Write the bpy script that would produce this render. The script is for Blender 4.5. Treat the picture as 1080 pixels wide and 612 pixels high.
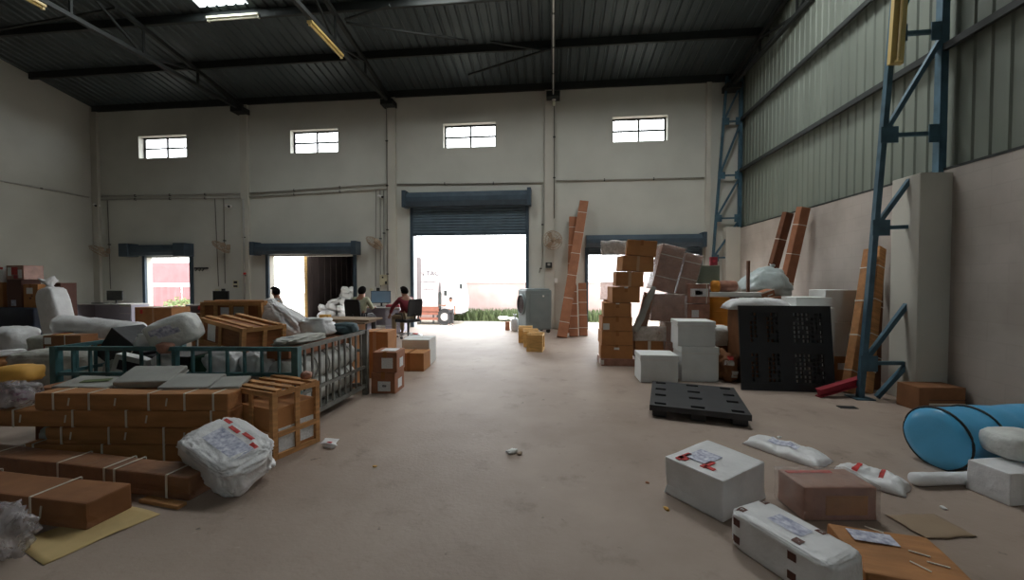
import bpy, bmesh, math, random
from mathutils import Vector, Matrix, noise, Euler
R = math.radians
PI = math.pi
random.seed(7)
for o in list(bpy.data.objects): bpy.data.objects.remove(o, do_unlink=True)
SC = bpy.context.scene
COL = SC.collection

# ------------------------------------------------------------------ camera, sky, light, exposure
cam_data = bpy.data.cameras.new('camera')
cam_data.sensor_width = 36.0
cam_data.lens = 420.0 / 1080.0 * 36.0
cam_data.clip_end = 300
cam = bpy.data.objects.new('camera', cam_data); COL.objects.link(cam)
cam.location = (0, 0, 1.5)
cam.rotation_euler = (R(90 - 1.364), 0, R(5.844))
SC.camera = cam
SC.view_settings.view_transform = 'Standard'
SC.view_settings.look = 'None'
SC.view_settings.gamma = 1.0
SC.view_settings.use_curve_mapping = False
SC.view_settings.exposure = 0.0
SKY = 8.5
SKYLIGHT = 2.4
world = bpy.data.worlds.new('sky'); SC.world = world
world.use_nodes = True
bg = world.node_tree.nodes['Background']
bg.inputs[0].default_value = (0.93, 0.97, 1.0, 1); bg.inputs[1].default_value = SKY
# translucent roof sheets: (x0, x1, y0, y1, strength)
SKYLIGHTS = [(-8.5, -7.25, 7.0, 8.97, .7), (-3.25, -2.0, 7.2, 8.8, 1.9), (2.0, 3.25, 6.0, 8.8, 1.6),
             (2.0, 3.25, -8.5, -4.0, .06)]
EAVE_Z, SLOPE, DY = 7.49, 0.18, 12.4
def roof_z(y): return EAVE_Z + SLOPE * (DY - abs(y))
for (x0, x1, y0, y1, s) in SKYLIGHTS:
    ld = bpy.data.lights.new('skylight_daylight', 'AREA'); ld.shape = 'RECTANGLE'
    ld.size = x1 - x0 - .06; ld.size_y = y1 - y0 - .06
    ld.energy = PI * ld.size * ld.size_y * SKYLIGHT * s * 4.0; ld.color = (1.0, .985, .95)
    lo = bpy.data.objects.new('skylight_daylight', ld); COL.objects.link(lo)
    ym = (y0 + y1) / 2
    lo.location = ((x0 + x1) / 2, ym, roof_z(ym) - .03)
    lo.rotation_euler = (math.atan(-SLOPE if ym > 0 else SLOPE), 0, 0)
def portal(x, y, z, w, h):
    ld = bpy.data.lights.new('daylight_portal', 'AREA'); ld.shape = 'RECTANGLE'; ld.size = w; ld.size_y = h
    ld.cycles.is_portal = True
    lo = bpy.data.objects.new('daylight_portal', ld); COL.objects.link(lo)
    lo.location = (x, y, z); lo.rotation_euler = (R(-90), 0, 0)      # emits towards -Y
for p in ((-2.63, 12.42, 1.5, 3.6, 3.0), (-13.13, 12.42, 1.15, 1.8, 2.3), (2.65, 12.42, 1.23, 3.2, 2.46), (-8.98, 12.42, 1.15, .9, 2.3),
          (-13.25, 12.42, 6.06, 1.8, .75), (-7.77, 12.42, 6.06, 1.65, .75), (-2.6, 12.42, 6.06, 1.65, .75), (2.6, 12.42, 6.06, 1.65, .75)):
    portal(*p)

# ------------------------------------------------------------------ materials
def lin(c):
    f = lambda v: v / 12.92 if v <= .04045 else ((v + .055) / 1.055) ** 2.4
    return tuple(f(v / 255.0) for v in c) + (1,)
MATS = {}
def mat(name, rgb, rough=.7, metal=0, var=.12, scale=4.0, bump=0, bscale=40, alpha=1, spec=.5, stretch=None, var2=None, sheen=0):
    if name in MATS: return MATS[name]
    m = bpy.data.materials.new(name); m.use_nodes = True
    nt = m.node_tree; b = nt.nodes['Principled BSDF']
    b.inputs['Roughness'].default_value = rough; b.inputs['Metallic'].default_value = metal
    b.inputs['Specular IOR Level'].default_value = spec
    c = lin(rgb)
    tc = nt.nodes.new('ShaderNodeTexCoord'); mp = nt.nodes.new('ShaderNodeMapping')
    nt.links.new(tc.outputs['Object'], mp.inputs[0])
    if stretch: mp.inputs['Scale'].default_value = stretch
    if var > 0:
        n = nt.nodes.new('ShaderNodeTexNoise'); n.inputs['Scale'].default_value = scale; n.inputs['Detail'].default_value = 5
        nt.links.new(mp.outputs[0], n.inputs['Vector'])
        r = nt.nodes.new('ShaderNodeValToRGB')
        lo = tuple(v * (1 - var * 1.6) for v in c[:3]) + (1,); hi = tuple(min(1, v * (1 + var)) for v in c[:3]) + (1,)
        if var2: lo = lin(var2)
        r.color_ramp.elements[0].position = .3; r.color_ramp.elements[1].position = .72
        r.color_ramp.elements[0].color = lo; r.color_ramp.elements[1].color = hi
        nt.links.new(n.outputs['Fac'], r.inputs[0]); nt.links.new(r.outputs[0], b.inputs['Base Color'])
    else: b.inputs['Base Color'].default_value = c
    if bump > 0:
        n2 = nt.nodes.new('ShaderNodeTexNoise'); n2.inputs['Scale'].default_value = bscale; n2.inputs['Detail'].default_value = 4
        nt.links.new(mp.outputs[0], n2.inputs['Vector'])
        bp = nt.nodes.new('ShaderNodeBump'); bp.inputs['Strength'].default_value = bump; bp.inputs['Distance'].default_value = .02
        nt.links.new(n2.outputs['Fac'], bp.inputs['Height']); nt.links.new(bp.outputs[0], b.inputs['Normal'])
    if alpha < 1: b.inputs['Alpha'].default_value = alpha
    MATS[name] = m
    return m
def floor_material():
    m = bpy.data.materials.new('concrete_floor'); m.use_nodes = True; nt = m.node_tree; b = nt.nodes['Principled BSDF']
    tc = nt.nodes.new('ShaderNodeTexCoord')
    def nz(s, d=6, rough=.6):
        n = nt.nodes.new('ShaderNodeTexNoise'); n.inputs['Scale'].default_value = s; n.inputs['Detail'].default_value = d
        n.inputs['Roughness'].default_value = rough
        nt.links.new(tc.outputs['Object'], n.inputs['Vector']); return n
    def mixc(a, bb, f, mode='MIX'):
        x = nt.nodes.new('ShaderNodeMixRGB'); x.blend_type = mode
        if isinstance(f, float): x.inputs[0].default_value = f
        else: nt.links.new(f, x.inputs[0])
        for i, v in ((1, a), (2, bb)):
            if isinstance(v, tuple): x.inputs[i].default_value = v
            else: nt.links.new(v, x.inputs[i])
        return x.outputs[0]
    def ramp(src, p0, p1):
        r = nt.nodes.new('ShaderNodeValToRGB'); r.color_ramp.elements[0].position = p0; r.color_ramp.elements[1].position = p1
        nt.links.new(src, r.inputs[0]); return r.outputs[0]
    c = mixc(lin((146, 128, 115)), lin((172, 155, 142)), ramp(nz(.55).outputs['Fac'], .35, .68))
    c = mixc(c, lin((116, 101, 90)), ramp(nz(2.6, 8, .7).outputs['Fac'], .56, .82))
    c = mixc(c, lin((184, 168, 152)), ramp(nz(11, 6).outputs['Fac'], .66, .82))
    c = mixc(c, lin((88, 76, 68)), ramp(nz(6.3, 3).outputs['Fac'], .70, .76))
    nt.links.new(c, b.inputs['Base Color'])
    b.inputs['Roughness'].default_value = .62
    bp = nt.nodes.new('ShaderNodeBump'); bp.inputs['Strength'].default_value = .18; bp.inputs['Distance'].default_value = .02
    nt.links.new(nz(30, 6).outputs['Fac'], bp.inputs['Height']); nt.links.new(bp.outputs[0], b.inputs['Normal'])
    return m
def block_material():
    m = bpy.data.materials.new('whitewashed_block'); m.use_nodes = True; nt = m.node_tree; b = nt.nodes['Principled BSDF']
    tc = nt.nodes.new('ShaderNodeTexCoord')
    sep = nt.nodes.new('ShaderNodeSeparateXYZ'); nt.links.new(tc.outputs['Object'], sep.inputs[0])
    cmb = nt.nodes.new('ShaderNodeCombineXYZ')
    nt.links.new(sep.outputs['Y'], cmb.inputs['X']); nt.links.new(sep.outputs['Z'], cmb.inputs['Y'])
    br = nt.nodes.new('ShaderNodeTexBrick'); br.inputs['Scale'].default_value = 1.0
    br.inputs['Brick Width'].default_value = .42; br.inputs['Row Height'].default_value = .21; br.inputs['Mortar Size'].default_value = .008
    br.inputs['Color1'].default_value = lin((184, 176, 168)); br.inputs['Color2'].default_value = lin((181, 173, 165)); br.inputs['Mortar'].default_value = lin((179, 171, 163))
    nt.links.new(cmb.outputs[0], br.inputs['Vector'])
    n = nt.nodes.new('ShaderNodeTexNoise'); n.inputs['Scale'].default_value = 1.3; n.inputs['Detail'].default_value = 7
    nt.links.new(tc.outputs['Object'], n.inputs['Vector'])
    r = nt.nodes.new('ShaderNodeValToRGB'); r.color_ramp.elements[0].color = (.72, .70, .68, 1); r.color_ramp.elements[0].position = .32; r.color_ramp.elements[1].position = .6
    nt.links.new(n.outputs['Fac'], r.inputs[0])
    mx = nt.nodes.new('ShaderNodeMixRGB'); mx.blend_type = 'MULTIPLY'; mx.inputs[0].default_value = .8
    nt.links.new(br.outputs['Color'], mx.inputs[1]); nt.links.new(r.outputs[0], mx.inputs[2]); nt.links.new(mx.outputs[0], b.inputs['Base Color'])
    b.inputs['Roughness'].default_value = .9
    bp = nt.nodes.new('ShaderNodeBump'); bp.inputs['Strength'].default_value = .12; bp.inputs['Distance'].default_value = .006
    nt.links.new(br.outputs['Fac'], bp.inputs['Height']); bp.invert = True; nt.links.new(bp.outputs[0], b.inputs['Normal'])
    return m
def plastic_film(name, rgb, amount=.3):
    if name in MATS: return MATS[name]
    m = bpy.data.materials.new(name); m.use_nodes = True; nt = m.node_tree
    b = nt.nodes['Principled BSDF']; b.inputs['Base Color'].default_value = lin(rgb); b.inputs['Roughness'].default_value = .22
    b.inputs['Specular IOR Level'].default_value = .7
    tc = nt.nodes.new('ShaderNodeTexCoord')
    n = nt.nodes.new('ShaderNodeTexNoise'); n.inputs['Scale'].default_value = 14; n.inputs['Detail'].default_value = 6; n.inputs['Distortion'].default_value = 1.2
    nt.links.new(tc.outputs['Object'], n.inputs['Vector'])
    bp = nt.nodes.new('ShaderNodeBump'); bp.inputs['Strength'].default_value = .8; bp.inputs['Distance'].default_value = .03
    nt.links.new(n.outputs['Fac'], bp.inputs['Height']); nt.links.new(bp.outputs[0], b.inputs['Normal'])
    mr = nt.nodes.new('ShaderNodeMapRange'); mr.inputs[1].default_value = .35; mr.inputs[2].default_value = .75
    mr.inputs[3].default_value = amount * .8; mr.inputs[4].default_value = min(1, amount * 1.25)
    nt.links.new(n.outputs['Fac'], mr.inputs[0]); nt.links.new(mr.outputs[0], b.inputs['Alpha'])
    MATS[name] = m
    return m
M = dict(
    floor=floor_material(), block=block_material(),
    plaster=mat('cream_plaster', (203, 203, 194), .9, var=.07, scale=.7, bump=.05, bscale=18),
    plaster_trim=mat('plaster_pilaster', (200, 197, 186), .9, var=.06, scale=1.1),
    sheet=mat('wall_sheet', (120, 128, 118), .6, .05, var=.12, scale=1.5, stretch=(1, 1, .25)),
    roof=mat('roof_sheet', (72, 82, 84), .42, .3, var=.14, scale=.9),
    steel=mat('dark_steel', (44, 48, 47), .6, .2, var=.15),
    bluesteel=mat('blue_painted_steel', (72, 104, 120), .5, .1, var=.18, scale=6),
    shutter=mat('shutter_blue', (98, 116, 128), .5, .2, var=.12, scale=3),
    shutter_dark=mat('shutter_dark', (66, 82, 94), .55, .2, var=.12),
    cagegreen=mat('cage_teal_paint', (70, 112, 116), .5, .1, var=.2, scale=12),
    cagegrey=mat('cage_grey_paint', (112, 112, 106), .55, .2, var=.2, scale=12),
    pipe=mat('grey_pvc_conduit', (176, 174, 166), .6, var=.08),
    wire=mat('dark_wire', (112, 110, 104), .6, var=0),
    white=mat('white_paper', (226, 226, 222), .7, var=.05, scale=9),
    whiteprint=mat('printed_label_paper', (222, 222, 222), .7, var=.12, scale=60),
    whitefoam=mat('white_foam', (226, 228, 226), .85, var=.04, scale=5, bump=.05, bscale=60),
    whitesack=mat('white_woven_sack', (218, 220, 216), .55, var=.10, scale=7, bump=.8, bscale=15),
    whiteplastic=mat('white_poly_bag', (230, 230, 231), .32, var=.07, scale=5, bump=.6, bscale=13),
    greysack=mat('grey_woven_sack', (180, 180, 172), .65, var=.15, scale=6, bump=.7, bscale=14),
    greypad=mat('grey_foam_pad', (160, 160, 154), .7, var=.10, scale=5, bump=.2, bscale=12),
    card=mat('cardboard_brown', (172, 120, 74), .8, var=.10, scale=5, bump=.06, bscale=30),
    card2=mat('cardboard_orange', (182, 126, 76), .8, var=.10, scale=5, bump=.06, bscale=30),
    card3=mat('cardboard_dark', (140, 94, 60), .8, var=.14, scale=5, bump=.06, bscale=30),
    cardred=mat('cardboard_reddish', (158, 104, 74), .8, var=.12, scale=6, bump=.06, bscale=30),
    cardwrap=mat('film_wrapped_carton', (164, 118, 100), .32, var=.18, scale=8, bump=.5, bscale=10),
    brownwrap=mat('brown_film_wrapped_board', (140, 98, 70), .38, var=.18, scale=7, bump=.5, bscale=9),
    bundle=mat('wrapped_bundle_board', (176, 122, 74), .7, var=.16, scale=7, bump=.2, bscale=22, stretch=(.5, 2, 2)),
    tape=mat('brown_tape', (164, 112, 70), .25, var=.05),
    cleartape=mat('pale_tape', (196, 160, 126), .25, var=.05),
    strap=mat('white_strap', (216, 210, 196), .5, var=.05),
    wood=mat('raw_crate_wood', (190, 138, 86), .75, var=.18, scale=6, stretch=(1, 1, 6)),
    paleply=mat('pale_crate_wood', (222, 182, 116), .75, var=.14, scale=6, stretch=(1, 1, 5)),
    ply=mat('plywood_panel', (150, 94, 54), .7, var=.18, scale=5, stretch=(1, 1, 5)),
    darkcard=mat('dark_brown_board', (112, 68, 42), .7, var=.2, scale=5),
    kraft=mat('kraft_paper', (196, 170, 118), .75, var=.10, scale=4, bump=.2, bscale=9),
    blackplastic=mat('black_plastic', (32, 33, 34), .5, var=.15, scale=8),
    blackfilm=mat('black_film', (22, 23, 26), .38, var=.1, bump=.3, bscale=8),
    greypallet=mat('charcoal_plastic', (50, 51, 53), .55, var=.14, scale=8),
    navy=mat('navy_tarpaulin', (24, 34, 52), .6, var=.2, bump=.3, bscale=6),
    bluefilm=mat('blue_poly_wrap', (84, 172, 218), .3, var=.07, scale=3, bump=.25, bscale=7),
    red=mat('red_paint', (150, 34, 48), .6, var=.1),
    redprint=mat('red_print', (196, 48, 44), .6, var=.2, scale=30),
    blueprint=mat('blue_print', (84, 100, 160), .6, var=.3, scale=40),
    bluegreyprint=mat('bluegrey_print', (206, 207, 214), .6, var=.3, scale=34, var2=(138, 142, 172)),
    brownprint=mat('brown_print', (92, 52, 40), .6, var=.1),
    maroon=mat('maroon_cloth', (112, 28, 40), .85, var=.12),
    sage=mat('sage_cloth', (150, 152, 128), .85, var=.1),
    greycloth=mat('grey_cloth', (120, 118, 112), .85, var=.1),
    khaki=mat('khaki_cloth', (130, 116, 92), .85, var=.1),
    darkcloth=mat('dark_cloth', (46, 44, 46), .85, var=.1),
    palecloth=mat('pale_cloth', (196, 196, 200), .85, var=.08),
    skin=mat('brown_skin', (134, 88, 64), .55, var=.06),
    hair=mat('black_hair', (16, 13, 12), .95, var=.1, spec=.1),
    eye=mat('eye_white', (225, 220, 212), .3, var=0),
    shoe=mat('shoe_leather', (150, 146, 146), .5, var=.1),
    blackmesh=mat('black_chair_mesh', (30, 30, 32), .8, var=.1),
    chrome=mat('bright_metal', (180, 180, 182), .3, .8, var=.05),
    screen=mat('monitor_blue_screen', (118, 148, 172), .2, var=.05),
    screenoff=mat('monitor_dark_screen', (20, 20, 22), .2, var=0),
    desk=mat('pale_desk_laminate', (196, 194, 190), .5, var=.04),
    deskgrey=mat('lilac_grey_panel', (164, 162, 176), .6, var=.04),
    cooler=mat('cooler_grey_plastic', (124, 136, 138), .5, var=.06),
    coolerfan=mat('cooler_grille', (72, 58, 58), .6, var=.2, scale=20),
    fanbeige=mat('dusty_fan_beige', (176, 156, 134), .6, var=.15, scale=10),
    amber=mat('amber_drum', (222, 146, 44), .6, var=.12),
    yellowfoam=mat('yellow_foam', (214, 162, 74), .7, var=.15),
    purple=mat('purple_plastic', (150, 110, 140), .4, var=.3, scale=14),
    green=mat('dark_green_fabric', (44, 78, 60), .8, var=.15),
    greygreen=mat('grey_green_carton', (122, 132, 116), .7, var=.08),
    teal=mat('slate_teal_fabric', (66, 86, 92), .8, var=.15, bump=.4, bscale=8),
    tarp=mat('pale_poly_tarp', (176, 188, 188), .35, var=.08, bump=.4, bscale=6),
    tube=mat('yellowed_lamp_tube', (214, 188, 120), .4, var=.05),
    tubepale=mat('pale_lamp_tube', (214, 214, 190), .4, var=.05),
    glass=None,
    brownfelt=mat('dull_brown_envelope', (150, 128, 104), .7, var=.06, bump=.15, bscale=10),
    grass=mat('grass_blades', (74, 86, 52), .8, var=.25, scale=3),
    leaf=mat('leaf_green', (104, 120, 74), .7, var=.25, scale=4),
    ground=mat('outside_concrete', (176, 166, 152), .9, var=.1, scale=.6),
    bwall=mat('pinkish_boundary_wall', (176, 158, 154), .9, var=.08, scale=.5, var2=(154, 128, 122)),
    pinkmetal=mat('faded_red_sheet', (126, 84, 86), .7, var=.1, scale=1.5),
    truckwhite=mat('truck_white', (186, 178, 178), .5, var=.04),
    truckred=mat('truck_rust_red', (128, 76, 60), .6, var=.12),
    truckinside=mat('truck_inner_steel', (78, 66, 66), .7, .1, var=.12, scale=2),
    tyre=mat('tyre_rubber', (44, 42, 42), .8, var=.15),
    hub=mat('wheel_hub', (190, 180, 176), .6, var=.1),
    ink=mat('sign_ink', (40, 36, 46), .7, var=0),
    switchbox=mat('yellowed_switch_box', (196, 190, 160), .6, var=.08),
)
g = bpy.data.materials.new('window_glass'); g.use_nodes = True
gb = g.node_tree.nodes['Principled BSDF']; gb.inputs['Base Color'].default_value = (.95, .98, 1, 1); gb.inputs['Alpha'].default_value = .12; gb.inputs['Roughness'].default_value = .1
M['glass'] = g
tl = bpy.data.materials.new('translucent_roof_sheet'); tl.use_nodes = True
nt = tl.node_tree; nt.nodes.remove(nt.nodes['Principled BSDF']); t_ = nt.nodes.new('ShaderNodeBsdfTranslucent'); t_.inputs[0].default_value = (.85, .92, .92, 1)
nt.links.new(t_.outputs[0], nt.nodes['Material Output'].inputs[0]); M['translucent'] = tl
FILM = plastic_film('clear_stretch_film', (226, 216, 208), .24)
BAGFILM = plastic_film('clear_bag_film', (214, 210, 214), .4)
MILKY = plastic_film('milky_film', (222, 218, 212), .42)

# ------------------------------------------------------------------ mesh helpers
def rotm(rx=0, ry=0, rz=0): return Euler((R(rx), R(ry), R(rz))).to_matrix().to_4x4()
class B:
    def __init__(s): s.bm = bmesh.new()
    def box(s, cx, cy, cz, sx, sy, sz, rx=0, ry=0, rz=0, bev=0):
        mtx = Matrix.Translation((cx, cy, cz)) @ rotm(rx, ry, rz) @ Matrix.Diagonal((sx, sy, sz, 1))
        r = bmesh.ops.create_cube(s.bm, size=1.0, matrix=mtx)
        if bev:
            es = list({e for v in r['verts'] for e in v.link_edges})
            bmesh.ops.bevel(s.bm, geom=es, offset=bev, segments=2, affect='EDGES', profile=.6)
        return s
    def b2(s, x0, x1, y0, y1, z0, z1, bev=0): return s.box((x0 + x1) / 2, (y0 + y1) / 2, (z0 + z1) / 2, x1 - x0, y1 - y0, z1 - z0, bev=bev)
    def bar(s, a, b, w, h=None, up=(0, 0, 1)):
        a = Vector(a); b = Vector(b); d = b - a; L = d.length; h = h or w
        if L < 1e-6: return s
        z = d / L; u = Vector(up)
        if abs(z.dot(u)) > .98: u = Vector((1, 0, 0))
        x = u.cross(z).normalized(); y = z.cross(x)
        mtx = Matrix(((x.x * w, y.x * h, z.x * L, (a.x + b.x) / 2), (x.y * w, y.y * h, z.y * L, (a.y + b.y) / 2), (x.z * w, y.z * h, z.z * L, (a.z + b.z) / 2), (0, 0, 0, 1)))
        bmesh.ops.create_cube(s.bm, size=1.0, matrix=mtx); return s
    def cyl(s, a, b, r, r2=None, seg=16, caps=True):
        a = Vector(a); b = Vector(b); d = b - a
        q = d.to_track_quat('Z', 'Y').to_matrix().to_4x4()
        bmesh.ops.create_cone(s.bm, cap_ends=caps, segments=seg, radius1=r, radius2=r if r2 is None else r2, depth=d.length, matrix=Matrix.Translation((a + b) / 2) @ q)
        return s
    def ell(s, cx, cy, cz, rx, ry, rz, seg=16, rings=10, rot=(0, 0, 0)):
        bmesh.ops.create_uvsphere(s.bm, u_segments=seg, v_segments=rings, radius=1, matrix=Matrix.Translation((cx, cy, cz)) @ rotm(*rot) @ Matrix.Diagonal((rx, ry, rz, 1)))
        return s
    def tube(s, pts, r, seg=8, closed=False):
        pts = [Vector(p) for p in pts]; n = len(pts); rings = []
        for i, p in enumerate(pts):
            if closed: d = pts[(i + 1) % n] - pts[i - 1]
            else: d = pts[min(i + 1, n - 1)] - pts[max(i - 1, 0)]
            d.normalize(); u = Vector((0, 0, 1)) if abs(d.z) < .95 else Vector((1, 0, 0))
            x = d.cross(u).normalized(); y = x.cross(d)
            rings.append([s.bm.verts.new(p + x * r * math.cos(2 * PI * k / seg) + y * r * math.sin(2 * PI * k / seg)) for k in range(seg)])
        for i in range(n if closed else n - 1):
            A, C = rings[i], rings[(i + 1) % n]
            for k in range(seg): s.bm.faces.new((A[k], A[(k + 1) % seg], C[(k + 1) % seg], C[k]))
        if not closed:
            s.bm.faces.new(rings[0][::-1]); s.bm.faces.new(rings[-1])
        return s
    def lathe(s, prof, seg=24, axis_m=None):
        rings = []
        m = axis_m or Matrix.Identity(4)
        for (r, z) in prof:
            if r < 1e-5: rings.append([s.bm.verts.new(m @ Vector((0, 0, z)))])
            else: rings.append([s.bm.verts.new(m @ Vector((r * math.cos(2 * PI * k / seg), r * math.sin(2 * PI * k / seg), z))) for k in range(seg)])
        for a, b in zip(rings, rings[1:]):
            for k in range(seg):
                v = [a[k % len(a)], a[(k + 1) % len(a)], b[(k + 1) % len(b)], b[k % len(b)]]
                v = list(dict.fromkeys(v))
                if len(v) > 2: s.bm.faces.new(v)
        return s
    def slab(s, xs, ys, holes, z0, z1, f=lambda x, y, z: (x, y, z)):
        """plate from grid lines with cells left out; only boundary sides are closed"""
        nx, ny = len(xs) - 1, len(ys) - 1; V = {}
        def v(i, j, k):
            if (i, j, k) not in V: V[(i, j, k)] = s.bm.verts.new(f(xs[i], ys[j], z1 if k else z0))
            return V[(i, j, k)]
        on = lambda i, j: 0 <= i < nx and 0 <= j < ny and (i, j) not in holes
        for i in range(nx):
            for j in range(ny):
                if not on(i, j): continue
                s.bm.faces.new((v(i, j, 1), v(i + 1, j, 1), v(i + 1, j + 1, 1), v(i, j + 1, 1)))
                s.bm.faces.new((v(i, j, 0), v(i, j + 1, 0), v(i + 1, j + 1, 0), v(i + 1, j, 0)))
                if not on(i - 1, j): s.bm.faces.new((v(i, j, 0), v(i, j, 1), v(i, j + 1, 1), v(i, j + 1, 0)))
                if not on(i + 1, j): s.bm.faces.new((v(i + 1, j, 0), v(i + 1, j + 1, 0), v(i + 1, j + 1, 1), v(i + 1, j, 1)))
                if not on(i, j - 1): s.bm.faces.new((v(i, j, 0), v(i + 1, j, 0), v(i + 1, j, 1), v(i, j, 1)))
                if not on(i, j + 1): s.bm.faces.new((v(i, j + 1, 0), v(i, j + 1, 1), v(i + 1, j + 1, 1), v(i + 1, j + 1, 0)))
        return s
def make(name, b, m, parent=None, smooth=False, label=None):
    bm = b.bm
    bmesh.ops.recalc_face_normals(bm, faces=bm.faces)
    me = bpy.data.meshes.new(name); bm.to_mesh(me); bm.free()
    if smooth:
        for p in me.polygons: p.use_smooth = True
    me.materials.append(m)
    o = bpy.data.objects.new(name, me); COL.objects.link(o)
    if parent: o.parent = parent
    if label: o['label'] = label
    return o
def thing(name, label, cat, loc=(0, 0, 0), rz=0, group=None, rx=0, ry=0):
    o = bpy.data.objects.new(name, None); COL.objects.link(o)
    o.location = loc; o.rotation_euler = (R(rx), R(ry), R(rz)); o.empty_display_size = .1
    o['label'] = label; o['category'] = cat
    if group: o['group'] = group
    return o
def tag(o, label, cat, group=None, loc=None, rz=None):
    o['label'] = label; o['category'] = cat
    if group: o['group'] = group
    if loc: o.location = loc
    if rz is not None: o.rotation_euler = (0, 0, R(rz))
    return o
def struct(name, b, m, parent=None, smooth=False):
    o = make(name, b, m, parent, smooth)
    if not parent: o['kind'] = 'structure'
    return o
def struct_root(name, loc=(0, 0, 0), rz=0):
    o = bpy.data.objects.new(name, None); COL.objects.link(o); o.location = loc; o.rotation_euler = (0, 0, R(rz)); o['kind'] = 'structure'; return o
def dup(root, loc, rz, label, group=None, rx=None, ry=None):
    r = root.copy(); COL.objects.link(r); r.location = loc
    r.rotation_euler = (root.rotation_euler.x if rx is None else R(rx), root.rotation_euler.y if ry is None else R(ry), R(rz)); r['label'] = label
    if group: r['group'] = group
    for ch in list(root.children):
        c = ch.copy(); COL.objects.link(c); c.parent = r
        for gch in ch.children:
            d = gch.copy(); COL.objects.link(d); d.parent = c
    return r
def text_mesh(name, body, size, m, parent, loc, rot, extrude=.001):
    cu = bpy.data.curves.new(name, 'FONT'); cu.body = body; cu.size = size; cu.extrude = extrude; cu.align_x = 'CENTER'; cu.align_y = 'CENTER'; cu.resolution_u = 3
    t = bpy.data.objects.new(name + '_src', cu); COL.objects.link(t)
    bpy.context.view_layer.update()
    me = bpy.data.meshes.new_from_object(t.evaluated_get(bpy.context.evaluated_depsgraph_get()))
    bpy.data.objects.remove(t, do_unlink=True)
    me.materials.clear(); me.materials.append(m)
    o = bpy.data.objects.new(name, me); COL.objects.link(o); o.parent = parent; o.location = loc; o.rotation_euler = [R(v) for v in rot]
    return o
def N(p, s=1.0, seed=0): return noise.noise(Vector((p[0] * s + seed * 7.3, p[1] * s - seed * 3.1, p[2] * s + seed * 1.7)))

# ------------------------------------------------------------------ reusable builders
def body_box(lx, ly, lz, bev=.008, warp=.006, seed=0, cuts=3):
    b = B(); b.box(0, 0, lz / 2, lx, ly, lz)
    bmesh.ops.subdivide_edges(b.bm, edges=list(b.bm.edges), cuts=cuts, use_grid_fill=True)
    for v in b.bm.verts:
        d = v.co - Vector((0, 0, lz / 2))
        n = N(v.co, 2.2, seed)
        onx, ony, onz = abs(abs(v.co.x) - lx / 2) < 1e-5, abs(abs(v.co.y) - ly / 2) < 1e-5, abs(v.co.z - lz) < 1e-5
        if v.co.z < 1e-5: continue
        if onx: v.co.x += math.copysign(warp, d.x) * (n - .2)
        if ony: v.co.y += math.copysign(warp, d.y) * (n - .2)
        if onz: v.co.z += warp * (n - .3)
    es = [e for e in b.bm.edges if e.calc_length() > 0 and len(e.link_faces) == 2 and e.calc_face_angle(0) > 1.0]
    bmesh.ops.bevel(b.bm, geom=es, offset=bev, segments=2, affect='EDGES', profile=.6)
    return b
def face_plate(b, face, u, v, w, h, lx, ly, lz, t=.004):
    """thin plate on a face; u,v centre in -.5...5 of that face"""
    e = .001
    if face == 'f': b.box(u * lx, -ly / 2 - e, lz / 2 + v * lz, w, t, h)
    if face == 'b': b.box(u * lx, ly / 2 + e, lz / 2 + v * lz, w, t, h)
    if face == 'r': b.box(lx / 2 + e, u * ly, lz / 2 + v * lz, t, w, h)
    if face == 'l': b.box(-lx / 2 - e, u * ly, lz / 2 + v * lz, t, w, h)
    if face == 't': b.box(u * lx, v * ly, lz + e, w, h, t)
def carton(label, x, y, z, lx, ly, lz, rz=0, m='card', tape='x', labels=(), straps=(), rx=0, ry=0, name='cardboard_carton', cat='carton',
           group=None, film=None, warp=.006, tapem='tape', bev=.008, strapm='strap', sw=.012):
    t = thing(name, label, cat, (x, y, z), rz, group, rx, ry)
    make('body', body_box(lx, ly, lz, bev, warp, seed=random.random() * 9), M[m], t, smooth=False)
    if tape:
        b = B(); w = .05
        if tape == 'x':
            b.box(0, 0, lz + .001, lx, w, .003); d = min(.09, lz * .4)
            for s in (-1, 1): b.box(s * (lx / 2 + .001), 0, lz - d / 2, .003, w, d)
        elif tape == 'y':
            b.box(0, 0, lz + .001, w, ly, .003); d = min(.09, lz * .4)
            for s in (-1, 1): b.box(0, s * (ly / 2 + .001), lz - d / 2, w, .003, d)
        elif tape == 'v':   # seam down the front
            b.box(0, 0, lz + .001, w, ly, .003); b.box(0, -ly / 2 - .001, lz / 2, w, .003, lz)
        make('tape', b, M[tapem], t)
    for (face, u, v, w, h, lm) in labels:
        b = B(); face_plate(b, face, u, v, w, h, lx, ly, lz); make('paper_label', b, M[lm], t)
    for px in straps:
        b = B(); e = .003
        if isinstance(px, tuple):       # ('y', pos): around the other axis
            p = px[1]
            b.box(0, p, lz + e / 2, lx + 2 * e, sw, e); b.box(0, p, e / 2, lx + 2 * e, sw, e)
            for s in (-1, 1): b.box(s * (lx / 2 + e / 2 + .002), p, lz / 2, e, sw, lz)
        else:
            b.box(px, 0, lz + e / 2, sw, ly + 2 * e, e); b.box(px, 0, e / 2, sw, ly + 2 * e, e)
            for s in (-1, 1): b.box(px, s * (ly / 2 + e / 2 + .002), lz / 2, sw, e, lz)
        make('strap', b, M[strapm], t)
    if film:
        b = B(); b.box(0, 0, lz / 2, lx + .02, ly + .02, lz + .015)
        bmesh.ops.subdivide_edges(b.bm, edges=list(b.bm.edges), cuts=7, use_grid_fill=True)
        sd = random.random() * 9
        for v in b.bm.verts:
            if v.co.z > .0: v.co += (v.co - Vector((0, 0, lz / 2))).normalized() * (.012 * max(0, N(v.co, 9, sd)))
            v.co.z = max(v.co.z, .001)
        make('plastic_film', b, film, t, smooth=True)
    return t
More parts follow.
